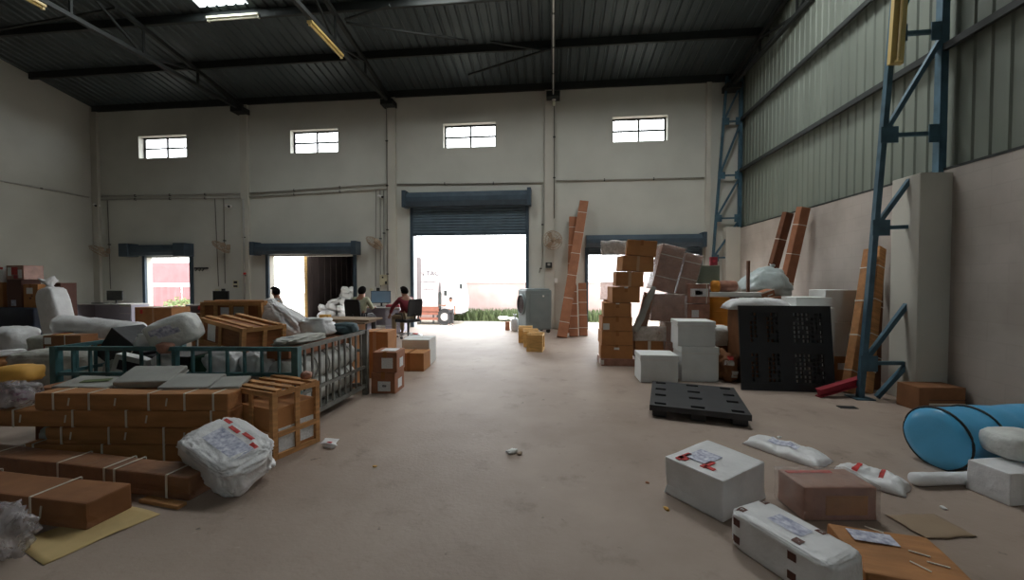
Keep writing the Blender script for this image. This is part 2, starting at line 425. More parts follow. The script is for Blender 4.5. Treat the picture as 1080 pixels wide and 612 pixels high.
def sack_mesh(lx, ly, lz, sq=.55, wr=.05, seed=0, sub=4, fold=3.0, sag=.0, apex=None):
    b = B(); bmesh.ops.create_icosphere(b.bm, subdivisions=sub, radius=1)
    for v in b.bm.verts:
        p = v.co.normalized()
        q = Vector([math.copysign(abs(c) ** sq, c) for c in p])
        n = N(p, 1.6, seed) * 1.2 + (1 - abs(N(p, fold, seed + 2))) * .9 - .75 + (.5 - abs(N(p, fold * 2.6, seed + 5))) * .35
        c1 = 1 - abs(N((p.x + .25 * N(p, 2.1, seed + 9), p.y + .25 * N(p, 2.1, seed + 4), p.z), fold * 1.9, seed + 6)) * 2.2
        n += .55 * max(0, c1) ** 2 - .2
        k = 1 + wr * n
        z = q.z * k
        if z < 0: z = -min(1, abs(z) * 1.08)
        v.co = Vector((q.x * k * lx / 2, q.y * k * ly / 2, (z + 1) * lz / 2 - sag * abs(q.x) ** 2 * lz))
    if apex:
        for v in b.bm.verts:
            f = max(0, min(1, v.co.z / lz)) ** 1.3
            v.co.x = v.co.x * (1 - apex[1] * f) + apex[0] * f; v.co.y *= 1 - apex[1] * f
    zm = min(v.co.z for v in b.bm.verts)
    for v in b.bm.verts: v.co.z -= zm
    return b
def neck_mesh(r, h, seed=0):
    b = B(); prof = [(r * .95, 0), (r * .55, h * .28), (r * .32, h * .42), (r * .6, h * .7), (r * 1.0, h), (r * .7, h * .96), (r * .2, h * .8), (0, h * .78)]
    b.lathe(prof, 18)
    for v in b.bm.verts:
        a = math.atan2(v.co.y, v.co.x); v.co.z += .18 * h * math.sin(a * 3 + seed) * (v.co.z / h); v.co.x *= 1 + .2 * math.sin(a * 5 + seed)
    return b
def sack(label, x, y, z, lx, ly, lz, rz=0, m='whitesack', seed=1, sq=.55, wr=.06, neck=None, prints=(), rx=0, ry=0, name='sack', cat='sack', group=None, sub=4, bands=(), fold=3.0, apex=None, ground=None):
    t = thing(name, label, cat, (x, y, z), rz, group, rx, ry)
    b = sack_mesh(lx, ly, lz, sq, wr, seed, sub, fold, 0, apex)
    bm = b.bm
    if ground is not None:
        mr = rotm(rx, ry, rz); t.location.z = ground - min((mr @ v.co).z for v in bm.verts)
    # printed patches: shrink onto the body by sampling its surface
    from mathutils.bvhtree import BVHTree
    tree = BVHTree.FromBMesh(bm)
    for (ax, u, v, w, h, pm) in prints:
        pb = B(); nx, ny = 8, 6; G = []
        for i in range(nx + 1):
            row = []
            for j in range(ny + 1):
                a = u * lx + (i / nx - .5) * w; c = (j / ny - .5) * h
                if ax == 't': o, d = Vector((a, v * ly + c, lz * 3)), Vector((0, 0, -1))
                elif ax == 'f': o, d = Vector((a, -ly * 3, lz / 2 + v * lz + c)), Vector((0, 1, 0))
                else: o, d = Vector((lx * 3, u * ly + (i / nx - .5) * w, lz / 2 + v * lz + c)), Vector((-1, 0, 0))
                hit = tree.ray_cast(o, d)
                row.append(pb.bm.verts.new((hit[0] + hit[1] * .003) if hit[0] else (o + d * 3 * max(lx, lz))) if hit[0] else None)
            G.append(row)
        for i in range(nx):
            for j in range(ny):
                q = (G[i][j], G[i + 1][j], G[i + 1][j + 1], G[i][j + 1])
                if all(q): pb.bm.faces.new(q)
        if len(pb.bm.faces): 
            po = make('printed_patch', pb, M[pm], t)
    for bx in bands:
        pts = []
        for k in range(36):
            a = 2 * PI * k / 36; d = Vector((0, math.cos(a), math.sin(a)))
            o = Vector((bx * lx, 0, lz / 2)); hit = tree.ray_cast(o + d * 3, -d)
            if hit[0]: pts.append(hit[0] + d * .004)
        if len(pts) > 6:
            bb = B(); bb.tube(pts, .012, 6, True); make('band', bb, M['maroon'] if m != 'bluefilm' else M['blackplastic'], t)
    make('bag_body', b, M[m], t, smooth=True)
    if neck:
        nx_, ny_, nz_, r_, h_, rr = neck
        no = make('gathered_neck', neck_mesh(r_, h_, seed), M[m], t, smooth=True); no.location = (nx_, ny_, nz_); no.rotation_euler = [R(v) for v in rr]
    return t
def pouch(label, x, y, z, lx, ly, h, rz=0, m='whiteplastic', seed=1, rx=0, ry=0, prints=(), name='mailing_pouch', cat='pouch', group=None, wr=1.0):
    t = thing(name, label, cat, (x, y, z), rz, group, rx, ry)
    b = B(); nx, ny = 30, 20; T, Bo = {}, {}
    def prof(u, v): return max(0, (1 - abs(u) ** 5) * (1 - abs(v) ** 4)) ** .6
    def pos(i, j):
        u, v = i / nx * 2 - 1, j / ny * 2 - 1
        w = 1 - .05 * abs(u) ** 2
        return u, v, (u * lx / 2 + .012 * N((u, v, 0), 2, seed)), (v * w * ly / 2 + .012 * N((u, v, 3), 2, seed))
    for i in range(nx + 1):
        for j in range(ny + 1):
            u, v, X, Y = pos(i, j); p = prof(u, v)
            zz = h * p * (1 + wr * .25 * N((X, Y, 0), 9, seed) + wr * .3 * (.4 - abs(N((X, Y, 1), 14, seed))))
            T[i, j] = b.bm.verts.new((X, Y, .006 + zz))
            Bo[i, j] = T[i, j] if (i in (0, nx) or j in (0, ny)) else b.bm.verts.new((X, Y, .001))
    for i in range(nx):
        for j in range(ny):
            b.bm.faces.new((T[i, j], T[i + 1, j], T[i + 1, j + 1], T[i, j + 1]))
            try: b.bm.faces.new((Bo[i, j], Bo[i, j + 1], Bo[i + 1, j + 1], Bo[i + 1, j]))
            except ValueError: pass
    make('pouch_body', b, M[m], t, smooth=True)
    for (u0, v0, w, hh, pm) in prints:
        pb = B(); G = []
        for i in range(9):
            row = []
            for j in range(7):
                u = u0 + (i / 8 - .5) * w; v = v0 + (j / 6 - .5) * hh
                X, Y = u * lx / 2, v * ly / 2
                row.append(pb.bm.verts.new((X, Y, .010 + h * prof(u, v) * (1 + wr * .25 * N((X, Y, 0), 9, seed) + wr * .3 * (.4 - abs(N((X, Y, 1), 14, seed)))))))
            G.append(row)
        for i in range(8):
            for j in range(6): pb.bm.faces.new((G[i][j], G[i + 1][j], G[i + 1][j + 1], G[i][j + 1]))
        make('printed_patch', pb, M[pm], t, smooth=True)
    return t
def crate(label, x, y, z, lx, ly, lz, rz=0, rx=0, ry=0, wm='wood', inner='card3', top_slats=3, mids_x=1, mids_y=1, rail=None, labels=(), name='wooden_crate', group=None, w=.045, inner_h=.85):
    t = thing(name, label, 'crate', (x, y, z), rz, group, rx, ry)
    X, Y = lx / 2, ly / 2; h = w / 2
    for sx in (-1, 1):
        for sy in (-1, 1):
            make('corner_post', B().box(sx * (X - h), sy * (Y - h), lz / 2, w, w, lz, bev=.003), M[wm], t)
    for sy in (-1, 1):
        for zz in [h, lz - h] + ([rail * lz] if rail else []):
            make('long_rail', B().box(0, sy * (Y - h * .5), zz, lx - 2 * w, w * .5, w, bev=.003), M[wm], t)
        for k in range(mids_x):
            make('side_slat', B().box(-X + lx * (k + 1) / (mids_x + 1), sy * (Y - h * .3), lz / 2, w, w * .35, lz - .01, bev=.003), M[wm], t)
    for sx in (-1, 1):
        for zz in [h, lz - h] + ([rail * lz] if rail else []):
            make('end_rail', B().box(sx * (X - h * .5), 0, zz, w * .5, ly - 2 * w, w, bev=.003), M[wm], t)
        for k in range(mids_y):
            make('end_slat', B().box(sx * (X - h * .3), -Y + ly * (k + 1) / (mids_y + 1), lz / 2, w * .35, w, lz - .01, bev=.003), M[wm], t)
    for k in range(top_slats):
        yy = -Y + ly * (k + .5) / top_slats
        make('top_slat', B().box(0, yy, lz + .008, lx, w * 1.3, .018, bev=.003), M[wm], t)
    if inner:
        iw = w * .55
        make('inner_carton', B().b2(-X + iw, X - iw, -Y + iw, Y - iw, .02, lz * inner_h, bev=.006), M[inner], t)
    for (face, u, v, ww, hh, lm) in labels:
        b = B(); iw = w * .55 - .002
        face_plate(b, face, u, v, ww, hh, lx - 2 * iw, ly - 2 * iw, lz); make('paper_label', b, M[lm], t)
    return t
def long_bundle(label, x, y, z, L, w, h, rz, straps, marks=(), m='bundle', group=None, cat='bundle', name='strapped_bundle', rx=0, ry=0):
    t = carton(label, x, y, z, L, w, h, rz, m=m, tape=None, straps=straps, name=name, cat=cat, group=group, warp=.012, bev=.014, sw=.016, rx=rx, ry=ry)
    for mx in marks:
        b = B(); b.box(mx, -w / 2 - .004, h * .5, .012, .003, h * .45, ry=10); make('tape_mark', b, M['strap'], t)
    return t

# ------------------------------------------------------------------ building shell
def wall_x(y): return 5.42 - .094 * (DY - y)
def cap_z(y): return 3.04 - .026 * (DY - y)
struct('floor', B().b2(-16.1, 6.0, -12.6, 12.6, -.3, 0), M['floor'])
OPEN = [(-14.03, -12.24, 0, 2.29), (-9.43, -6.42, 0, 2.31), (-4.44, -.82, 0, 4.2), (1.05, 4.33, 0, 2.48)]
WIN = [(-14.15, -12.35, 5.69, 6.44), (-8.6, -6.95, 5.69, 6.44), (-3.45, -1.77, 5.69, 6.44), (1.78, 3.4, 5.69, 6.44)]
def grid_for(x0, x1, z0, z1, holes):
    xs = sorted({x0, x1, *[h[0] for h in holes], *[h[1] for h in holes]}); zs = sorted({z0, z1, *[h[2] for h in holes], *[h[3] for h in holes]})
    hs = {(i, j) for i in range(len(xs) - 1) for j in range(len(zs) - 1) for h in holes
          if h[0] < (xs[i] + xs[i + 1]) / 2 < h[1] and h[2] < (zs[j] + zs[j + 1]) / 2 < h[3]}
    return xs, zs, hs
xs, zs, hs = grid_for(-16.1, 5.6, 0, 7.5, OPEN + WIN)
struct('wall_back', B().slab(xs, zs, hs, 0, .28, lambda x, y, z: (x, DY + z, y)), M['plaster'])
struct('wall_front', B().b2(-16.1, 5.6, -12.65, -12.4, 0, 7.5), M['sheet'])
b = B()
pts = [(-12.4, 0), (12.4, 0), (12.4, 7.5), (0, roof_z(0) + .02), (-12.4, 7.5)]
va = [b.bm.verts.new((-15.9, y, z)) for y, z in pts]; vb = [b.bm.verts.new((-16.15, y, z)) for y, z in pts]
b.bm.faces.new(va); b.bm.faces.new(vb[::-1])
for i in range(5): b.bm.faces.new((va[i], vb[i], vb[(i + 1) % 5], va[(i + 1) % 5]))
struct('wall_left', b, M['plaster'])
b = B(); ys = [-12.4, -6, 0, 3, 5, 7, 9, 11, 12.4]
b.slab(ys, [0, 1], set(), 0, .2, lambda y, k, o: (wall_x(y) + o, y, k * cap_z(y)))
struct('wall_right', b, M['block'])
# corrugated cladding above the block wall
b = B(); y = -12.4; prev = None; P = .21
while y < 12.4:
    for dy, o in ((0, .1), (.13, .1), (.15, .082), (.175, .082), (.195, .1)):
        yy = min(y + dy, 12.4)
        a = b.bm.verts.new((wall_x(yy) + o, yy, cap_z(yy) - .15)); c = b.bm.verts.new((wall_x(yy) + o, yy, roof_z(yy) + .05))
        if prev: b.bm.faces.new((prev[0], a, c, prev[1]))
        prev = (a, c)
    y += P
o = struct('wall_right_cladding', b, M['sheet'])
b = B(); b.slab([-12.4, 0, 6, 12.4], [0, 1], set(), -.004, .1, lambda y, k, o: (wall_x(y) + o, y, cap_z(y) - .012 + k * .03))
struct('trim_1', b, M['steel'])
for nm, z0, sl in (('trim_2', 4.69, .05), ('trim_3', 6.15, .055)):
    b = B()
    for ya, yb in ((-12.4, 0), (0, 12.4)):
        a = (wall_x(ya) - .02, ya, z0 - sl * (DY - ya)); c = (wall_x(yb) - .02, yb, z0 - sl * (DY - yb))
        b.bar(a, c, .05, .085); b.bar((a[0] + .05, a[1], a[2] + .04), (c[0] + .05, c[1], c[2] + .04), .12, .015)
    struct(nm, b, M['steel'])
# concrete pier at the column and in the corner
def pier(nm, x0, x1, y0, y1, h):
    struct(nm, B().b2(x0, x1, y0, y1, 0, h, bev=.01), M['plaster_trim'])
pier('trim_4', 4.40, 4.9, 5.30, 5.70, 2.80)
pier('trim_5', 5.0, 5.5, 12.15, 12.4, 3.05)
# pilasters
for i, (x, w) in enumerate(((-15.78, .24), (-10.2, .26), (-5.12, .26), (-.1, .3), (4.55, .14))):
    struct('trim_%d' % (6 + i), B().b2(x - w / 2, x + w / 2, 12.31, 12.42, 0, 7.45, bev=.006), M['plaster_trim'])
# roof sheets, with gaps where the translucent sheets lie
def roof_strip(b, x0, x1, y0, y1):
    nP = .25; x = math.floor(x0 / nP) * nP; prev = None
    while x <= x1 + nP:
        for dx, dz in ((0, 0), (.14, 0), (.165, .035), (.21, .035), (.235, 0)):
            xx = min(max(x + dx, x0), x1)
            a = b.bm.verts.new((xx, y0, roof_z(y0) + dz)); c = b.bm.verts.new((xx, y1, roof_z(y1) + dz))
            if prev and xx > prev[2]: b.bm.faces.new((prev[0], a, c, prev[1]))
            if not prev or xx > prev[2]: prev = (a, c, xx)
        x += nP
b = B()
for sgn in (1, -1):
    sk = sorted([s for s in SKYLIGHTS if (s[2] > 0) == (sgn > 0)])
    ye = 12.75 * sgn; x = -16.3
    for (x0, x1, y0, y1, s) in sk:
        roof_strip(b, x, x0, 0, ye)
        n, f = (y0, y1) if sgn > 0 else (y1, y0)
        roof_strip(b, x0, x1, 0, n); roof_strip(b, x0, x1, f, ye)
        x = x1
    roof_strip(b, x, 5.75, 0, ye)
struct('ceiling', b, M['roof'])
for i, (x0, x1, y0, y1, s) in enumerate(SKYLIGHTS):
    b = B(); roof_strip(b, x0, x1, y0, y1); struct('window_%d' % (5 + i), b, M['translucent'])
# purlins
for y in (12.3, 10.65, 9.12, 7.6, 6.05, 4.5, 3.0, 1.5, .12, -1.5, -3, -4.5, -6, -7.6, -9.1, -10.65, -12.3):
    b = B(); z = roof_z(y) - .10
    b.box(-5.1, y, z, 21.4, .02, .18); b.box(-5.1, y + .03, z + .09, 21.4, .07, .02); b.box(-5.1, y + .03, z - .09, 21.4, .07, .02)
    struct('roof_purlin', b, M['steel'])
# trusses
def truss(x, half=1):
    root = struct_root('roof_truss', (x, 0, 0))
    nodes = [12.2, 10.65, 9.12, 7.6, 6.05, 4.5, 3.0, 1.5, 0.0]
    for sgn in (1, -1):
        top = lambda y: (0, y * sgn, roof_z(y) - .27); bot = lambda y: (0, y * sgn, 7.12)
        make('top_chord', B().bar(top(12.3), top(0), .09, .10), M['steel'], root)
        make('bottom_chord', B().bar(bot(12.3), bot(0), .09, .09), M['steel'], root)
        for k, y in enumerate(nodes):
            make('web_post', B().bar(bot(y), top(y), .045), M['steel'], root)
            if k + 1 < len(nodes):
                a, c = (top(y), bot(nodes[k + 1])) if k % 2 else (bot(y), top(nodes[k + 1]))
                make('web_diagonal', B().bar(a, c, .045), M['steel'], root)
        make('bearing_plate', B().box(0, 12.2 * sgn, 7.06, .4, .36, .16), M['steel'], root)
for x in (-10.2, -5.15, 0.0, 5.12): truss(x)
for a, c in (((-4.96, 9.27, 7.7), (-2.14, 10.05, 7.56)), ((-1.59, 10.12, 7.55), (-.21, 10.52, 7.48)), ((-2.4, 11.27, 7.34), (-.05, 10.4, 7.45)),
             ((-4.94, 9.19, 7.72), (-3.71, 8.88, 7.77)), ((-10.16, 8.46, 7.85), (-15.6, 8.9, 7.75))):
    struct('roof_brace', B().bar(a, c, .045), M['steel'])
# windows: recess, frame and four panes
for i, (x0, x1, z0, z1) in enumerate(WIN):
    root = struct_root('window_%d' % (i + 1), ((x0 + x1) / 2, DY, z0))
    w, h = x1 - x0, z1 - z0
    b = B(); t = .05
    for zz in (t / 2, h / 2, h - t / 2): b.box(0, .2, zz, w, .04, t)
    for xx in (-w / 2 + t / 2, 0, w / 2 - t / 2): b.box(xx, .2, h / 2, t, .04, h)
    make('window_frame', b, M['steel'], root)
    for xx in (-w / 4, w / 4):
        for zz in (h / 4, h * .75): make('pane', B().box(xx, .2, zz, w / 2 - t, .006, h / 2 - t), M['glass'], root)
# roller shutters
def shutter(n, x0, x1, box, rails, brackets=(), curtain=None, boxdepth=.34):
    root = struct_root('door_%d' % n, ((x0 + x1) / 2, DY, 0)); c = (x0 + x1) / 2
    bx0, bx1, bz0, bz1 = box
    b = B(); zc = (bz0 + bz1) / 2; r = (bz1 - bz0) / 2
    prof = [(-boxdepth * .2, bz1), (-boxdepth * .75, bz1 - r * .12), (-boxdepth, zc + r * .2), (-boxdepth, zc - r * .4), (-boxdepth * .8, bz0), (0, bz0), (0, bz1)]
    va = [b.bm.verts.new((bx0 - c, y, z)) for y, z in prof]; vb = [b.bm.verts.new((bx1 - c, y, z)) for y, z in prof]
    b.bm.faces.new(va); b.bm.faces.new(vb[::-1])
    for i in range(len(prof)): b.bm.faces.new((va[i], vb[i], vb[(i + 1) % len(prof)], va[(i + 1) % len(prof)]))
    make('shutter_box', b, M['shutter_dark'], root)
    for (ex, ew) in brackets: make('end_bracket', B().b2(ex - c - ew / 2, ex - c + ew / 2, -boxdepth - .03, .0, bz0 - .03, bz1 + .03, bev=.01), M['shutter_dark'], root)
    for rx_ in rails: make('guide_rail', B().b2(rx_ - c - .05, rx_ - c + .05, -.06, .02, 0, bz0), M['shutter_dark'], root)
    if curtain:
        z0, z1 = curtain; bb = B(); nsl = int((z1 - z0) / .085)
        pr = []
        for k in range(nsl + 1):
            z = z0 + (z1 - z0) * k / nsl
            pr += [(-.03, z), (-.055, z + .02), (-.055, z + .055), (-.03, z + .08)] if k < nsl else [(-.03, z)]
        pv = None
        for (yy, z) in pr:
            a = bb.bm.verts.new((x0 - c, yy, z)); d = bb.bm.verts.new((x1 - c, yy, z))
            if pv: bb.bm.faces.new((pv[0], a, d, pv[1]))
            pv = (a, d)
        make('shutter_curtain', bb, M['shutter'], root)
        make('bottom_bar', B().b2(x0 - c, x1 - c, -.08, -.01, z0 - .06, z0 + .02), M['shutter_dark'], root)
    return root, c
shutter(1, -14.03, -12.24, (-14.5, -12.2, 2.34, 2.72), (-14.0, -12.22), ((-14.4, .35), (-12.35, .42)))
shutter(2, -9.43, -6.42, (-9.75, -6.3, 2.36, 2.73), (-9.45, -6.4), ((-9.75, .14), (-6.28, .16)))
shutter(3, -4.44, -.82, (-4.62, -.76, 3.82, 4.28), (-4.48, -.79), ((-4.63, .12), (-.72, .12)), curtain=(2.98, 3.86))
shutter(4, 1.05, 4.33, (1.0, 4.4, 2.50, 2.88), (1.03, 4.36), ((4.38, .1),), curtain=(2.34, 2.52))
# lattice columns by the right wall
def lattice_column(y, top, tubebase=True):
    root = struct_root('lattice_column', (0, 0, 0)); xo = wall_x(y) - .02
    inner = lambda z: xo - .85 + .062 * z
    make('inner_chord', B().bar((inner(0), y, 0), (inner(top), y, top), .062, .062), M['bluesteel'], root)
    make('outer_chord', B().bar((xo, y, cap_z(y) - .3 if y < 10 else 0), (xo, y, top), .085, .085), M['bluesteel'], root)
    zn = [.45, 2.16, 3.31, 4.55, 6.1, 7.2]
    for k, z in enumerate(zn):
        if z > top: break
        pier_x = 4.42 if (y < 10 and z < 2.9) else xo
        ex = min(pier_x, xo) if y < 10 else (5.02 if z < 3 else xo)
        make('tie_bar', B().bar((inner(z), y, z), (ex, y, z + .01), .045), M['bluesteel'], root)
        make('gusset_plate', B().box(inner(z) + .05, y - .03, z, .2, .012, .2), M['bluesteel'], root)
        if z > 3: make('gusset_plate', B().box(xo - .05, y - .03, z, .2, .012, .22), M['bluesteel'], root)
        nz = zn[k + 1] if k + 1 < len(zn) else None
        if nz and nz <= top:
            p, q = Vector((inner(z), y, z)), Vector((xo, y, nz - .05))
            if z < 2.9 and y < 10:
                f = (ex - p.x) / (q.x - p.x)
                if z > 2: 
                    make('diagonal', B().bar(p, p.lerp(q, f), .05), M['bluesteel'], root)
                    q2 = p.lerp(q, f)
                else: make('diagonal', B().bar(p, (ex, y, 1.2), .05), M['bluesteel'], root)
            else: make('diagonal', B().bar(p, q, .05), M['bluesteel'], root)
    make('diagonal', B().bar((inner(0) + .2, y, .02), (4.42 if y < 10 else 5.02, y, .42), .05), M['bluesteel'], root)
    make('base_plate', B().box(inner(0), y, .008, .22, .22, .016), M['bluesteel'], root)
lattice_column(5.47, 8.6)
lattice_column(12.22, 7.4)

# ------------------------------------------------------------------ outside, seen through the doors
b = B(); b.b2(-80, 60, 13.0, 80, -1.5, -1.2)
struct('ground_outside', b, M['ground'])
struct('dock_apron', B().b2(-16.1, 6.0, 12.6, 12.7, -1.25, -.005), M['ground'])
b = B(); b.b2(-14, 14, 28, 28.3, -1.2, 1.37); b.b2(-14, 14, 27.95, 28.35, 1.3, 1.42)
struct('wall_boundary', b, M['bwall'])
def grass_patch(label, x0, x1, y0, y1, n, h, z=-1.2, m='grass'):
    b = B()
    for k in range(n):
        x, y = random.uniform(x0, x1), random.uniform(y0, y1); a = random.uniform(0, PI); hh = h * random.uniform(.4, 1.15); w = .03 + .05 * random.random()
        dx, dy = math.cos(a) * w, math.sin(a) * w; lx, ly = random.uniform(-.2, .2), random.uniform(-.2, .2)
        v = [b.bm.verts.new(c) for c in ((x - dx, y - dy, z), (x + dx, y + dy, z), (x + lx * .5 + dx * .7, y + ly * .5 + dy * .7, z + hh * .6), (x + lx, y + ly, z + hh), (x + lx * .5 - dx * .7, y + ly * .5 - dy * .7, z + hh * .6))]
        b.bm.faces.new(v)
    o = make('grass', b, M[m]); o['kind'] = 'stuff'; tag(o, label, 'grass')
grass_patch('rough green grass growing along the foot of the outside wall', -7.6, 4.6, 26.0, 27.8, 4200, .75)
for (x, y, r) in ((-3.2, 25.7, .22), (-2.6, 25.8, .16)):
    o = make('plastic_litter', sack_mesh(r * 3, r * 1.4, r, .8, .3, x, 3), M['whiteplastic'], None, True); o.location = (x, y, -1.2 + .15)
    tag(o, 'scrap of white plastic lying on the grass outside, ' + ('the larger' if r > .2 else 'the smaller'), 'litter', 'litter on the outside grass')
# compound seen through the narrow door
t = thing('sheet_metal_gate', 'faded red sheet metal gate seen through the narrow left doorway', 'gate', (-29.5, 28, -1.2))
for k in range(3): make('gate_leaf', B().slab([i * .3 for i in range(11)], [0, 2.2], set(), 0, .05, lambda x, y, z: (-5.2 + k * 3.1 + x, z - (.06 if int(round(x / .3)) % 2 else 0), y)), M['pinkmetal'], t)
make('top_rail', B().box(-.5, 0, 2.35, 9.8, .12, .3), M['truckwhite'], t)
make('upper_sheet', B().box(-.5, .05, 3.3, 9.8, .06, 1.6), M['pinkmetal'], t)
def bush(label, x, y, z, r, h, n, m='leaf'):
    t = thing('bush', label, 'plant', (x, y, z)); b = B()
    for k in range(n):
        d = Vector((random.gauss(0, 1), random.gauss(0, 1), random.gauss(0, 1))).normalized() * random.uniform(.5, 1)
        p = Vector((d.x * r, d.y * r, h * .55 + d.z * h * .5)); s = .09
        u = Vector((random.gauss(0, 1), random.gauss(0, 1), random.gauss(0, 1))).normalized() * s; w = u.orthogonal().normalized() * s * .5
        b.bm.faces.new([b.bm.verts.new(p + q) for q in (-u, w, u, -w)])
    make('foliage', b, M[m], t); st = B()
    for k in range(5): st.tube([(0, 0, 0), (.1 * math.cos(k * 1.3), .1 * math.sin(k * 1.3), h * .4), (r * .6 * math.cos(k * 1.3), r * .6 * math.sin(k * 1.3), h * .8)], .015, 6)
    make('stem', st, M['darkcard'], t)
bush('light green bush growing outside the narrow left doorway', -25.6, 25, -1.2, 1.0, 1.5, 700)
# container truck parked across the yard
def truck():
    t = thing('container_truck', 'white container truck with rust red side rails parked outside the tall doorway', 'truck', (-6.9, 23.5, -1.2))
    L0, L1 = -7.5, 0.0
    make('container', B().b2(L0, L1, 0, 2.4, 1.05, 4.3, bev=.03), M['truckwhite'], t)
    rb = B()
    for k in range(16): rb.box(L0 + .3 + k * .46, -.015, 2.7, .05, .03, 3.0)
    make('container_rib', rb, M['truckwhite'], t)
    make('side_rail', B().b2(L0, L1 + .05, -.04, .05, .82, 1.12), M['truckred'], t)
    make('chassis', B().b2(L0, 1.3, .5, 1.9, .6, .85), M['steel'], t)
    for z in (.30, .62): make('underrun_bar', B().b2(L0, L1, -.03, .03, z, z + .16), M['truckred'], t)
    for x in (-.3, -1.1, -2.2): make('underrun_post', B().b2(x - .04, x + .04, -.02, .02, .1, .85), M['steel'], t)
    cb = B(); pr = [(.15, .7), (1.35, .7), (1.4, 1.5), (1.2, 2.6), (.15, 2.7)]
    a = [cb.bm.verts.new((x, .05, z)) for x, z in pr]; c = [cb.bm.verts.new((x, 2.35, z)) for x, z in pr]
    cb.bm.faces.new(a); cb.bm.faces.new(c[::-1])
    for i in range(5): cb.bm.faces.new((a[i], c[i], c[(i + 1) % 5], a[(i + 1) % 5]))
    cab = make('cab', cb, M['truckwhite'], t)
    make('side_window', B().box(.75, .04, 2.05, .6, .02, .5), M['white'], cab)
    make('exhaust_stack', B().cyl((.12, -.05, 1.0), (.12, -.05, 2.0), .07), M['steel'], t)
    for (x, z) in ((.5, 1.95), (1.45, 2.35)): make('mirror', B().box(x, -.15, z, .16, .12, .3, bev=.02), M['steel'], cab)
    for x in (.40, -5.2, -6.4):
        w = make('wheel', B().cyl((x, -.02, .5), (x, .28, .5), .5, seg=28), M['tyre'], t)
        make('hub', B().cyl((x, -.04, .5), (x, .0, .5), .24, seg=20), M['hub'], w)
    for body, z, sz in (('o: : : :', 3.75, .26), ('EN TAG', 3.12, .40), ('mmmmmmm', 2.62, .22), ('( -mmm- )', 2.18, .24)):
        text_mesh('lettering', body, sz, M['ink'], t, (-.62, -.06, z), (90, 0, 0))
truck()
# container backed onto the dock at the second door
def docked():
    t = thing('docked_truck_body', 'dark ribbed inside of a truck body backed up to the wide left doorway', 'truck', (-7.42, 12.75, 0))
    w, d, h = 2.1, 6.0, 2.55
    make('bed', B().b2(-w / 2, w / 2, .3, d, -.12, -.02), M['truckinside'], t)
    for s in (-1, 1):
        p = make('side_wall', B().b2(s * w / 2 - .03, s * w / 2 + .03, .3, d, -.1, h), M['truckinside'], t)
        rb = B()
        for k in range(14): rb.box(s * (w / 2 - .045), .5 + k * .4, h / 2, .04, .1, h)
        make('wall_rib', rb, M['truckinside'], p)
    p = make('end_wall', B().b2(-w / 2, w / 2, d - .05, d, -.1, h), M['truckinside'], t); rb = B()
    for k in range(9): rb.box(-w / 2 + .2 + k * .22, d - .07, h / 2, .07, .04, h)
    make('wall_rib', rb, M['truckinside'], p)
    make('roof_panel', B().b2(-w / 2, w / 2, .3, d, h, h + .05), M['truckinside'], t)
    make('door_post', B().b2(-w / 2 - .12, -w / 2 - .02, .28, .40, -.1, h), M['paleply'], t)
docked()

# ------------------------------------------------------------------ wall and roof fittings
def lamp(label, a, c, m, w=.12, up=(0, 0, 1), off=(0, 0, -.05)):
    t = thing('tube_lamp', label, 'lamp', a); a = Vector(a); d = Vector(c) - a; o = Vector(off)
    make('batten', B().bar((0, 0, 0), d, w, .05, up), M[m], t)
    make('lamp_tube', B().cyl(d * .03 + o, d * .97 + o, .022, seg=12), M['tubepale'] if m == 'tubepale' else M['tube'], t)
    for f in (.015, .985): make('end_cap', B().bar(d * (f - .012) + o, d * (f + .012) + o, .06), M[m], t)
lamp('yellowed tube lamp under the roof truss at the top left corner', (-10.2, 5.4, 7.02), (-10.2, 7.15, 7.02), 'tube')
lamp('yellowed tube lamp slanting under the truss left of the tall doorway', (-5.15, 8.1, 7.0), (-5.15, 9.4, 7.0), 'tube')
lamp('pale tube lamp along the roof beam below the bright skylight', (-8.44, 9.12, 7.93), (-7.08, 9.12, 7.93), 'tubepale')
lamp('yellow upright tube lamp on the blue lattice column at the right', (4.17, 5.40, 4.15), (4.23, 5.40, 5.5), 'tube', .15, (0, 1, 0), (0, -.05, 0))
def conduit(label, pts, r=.022, m='pipe'):
    t = thing('wall_conduit', label, 'conduit', pts[0]); p0 = Vector(pts[0])
    make('pipe', B().tube([Vector(p) - p0 for p in pts], r, 8), M[m], t, True)
    for k, (a, c) in enumerate(zip(pts, pts[1:])):
        a, c = Vector(a), Vector(c); L = (c - a).length
        for q in range(1, max(2, int(L / 1.2))):
            p = a.lerp(c, q / max(2, int(L / 1.2))) - p0
            s = B()
            if abs(a.x - c.x) > abs(a.z - c.z): s.box(p.x, p.y + .01, p.z, .03, .06, .07)
            else: s.box(p.x, p.y + .01, p.z, .07, .06, .03)
            make('saddle_clip', s, M['steel'], t)
yw = 12.36; yp = 12.28
conduit('upper pipe along the back wall from the left corner to the first pilaster', [(-15.6, yw, 4.42), (-10.35, yw, 4.40)])
conduit('lower pipe along the back wall from the left corner to the first pilaster', [(-15.6, yw, 4.30), (-10.35, yw, 4.27)])
conduit('upper pipe on the back wall between the two left pilasters', [(-10.05, yw, 4.40), (-5.3, yw, 4.60)])
conduit('lower pipe on the back wall between the two left pilasters', [(-10.05, yw, 4.28), (-5.3, yw, 4.45)])
conduit('pipe on the back wall above the tall roller shutter', [(-4.95, yw, 4.58), (-.3, yw, 4.52)])
conduit('pipe on the back wall above the right doorway', [(.1, yw, 4.56), (4.45, yw, 4.54)])
conduit('long cable pipe running along the left side wall', [(-15.86, 12.2, 4.36), (-15.86, 7.0, 4.40), (-15.86, -4, 4.44)])
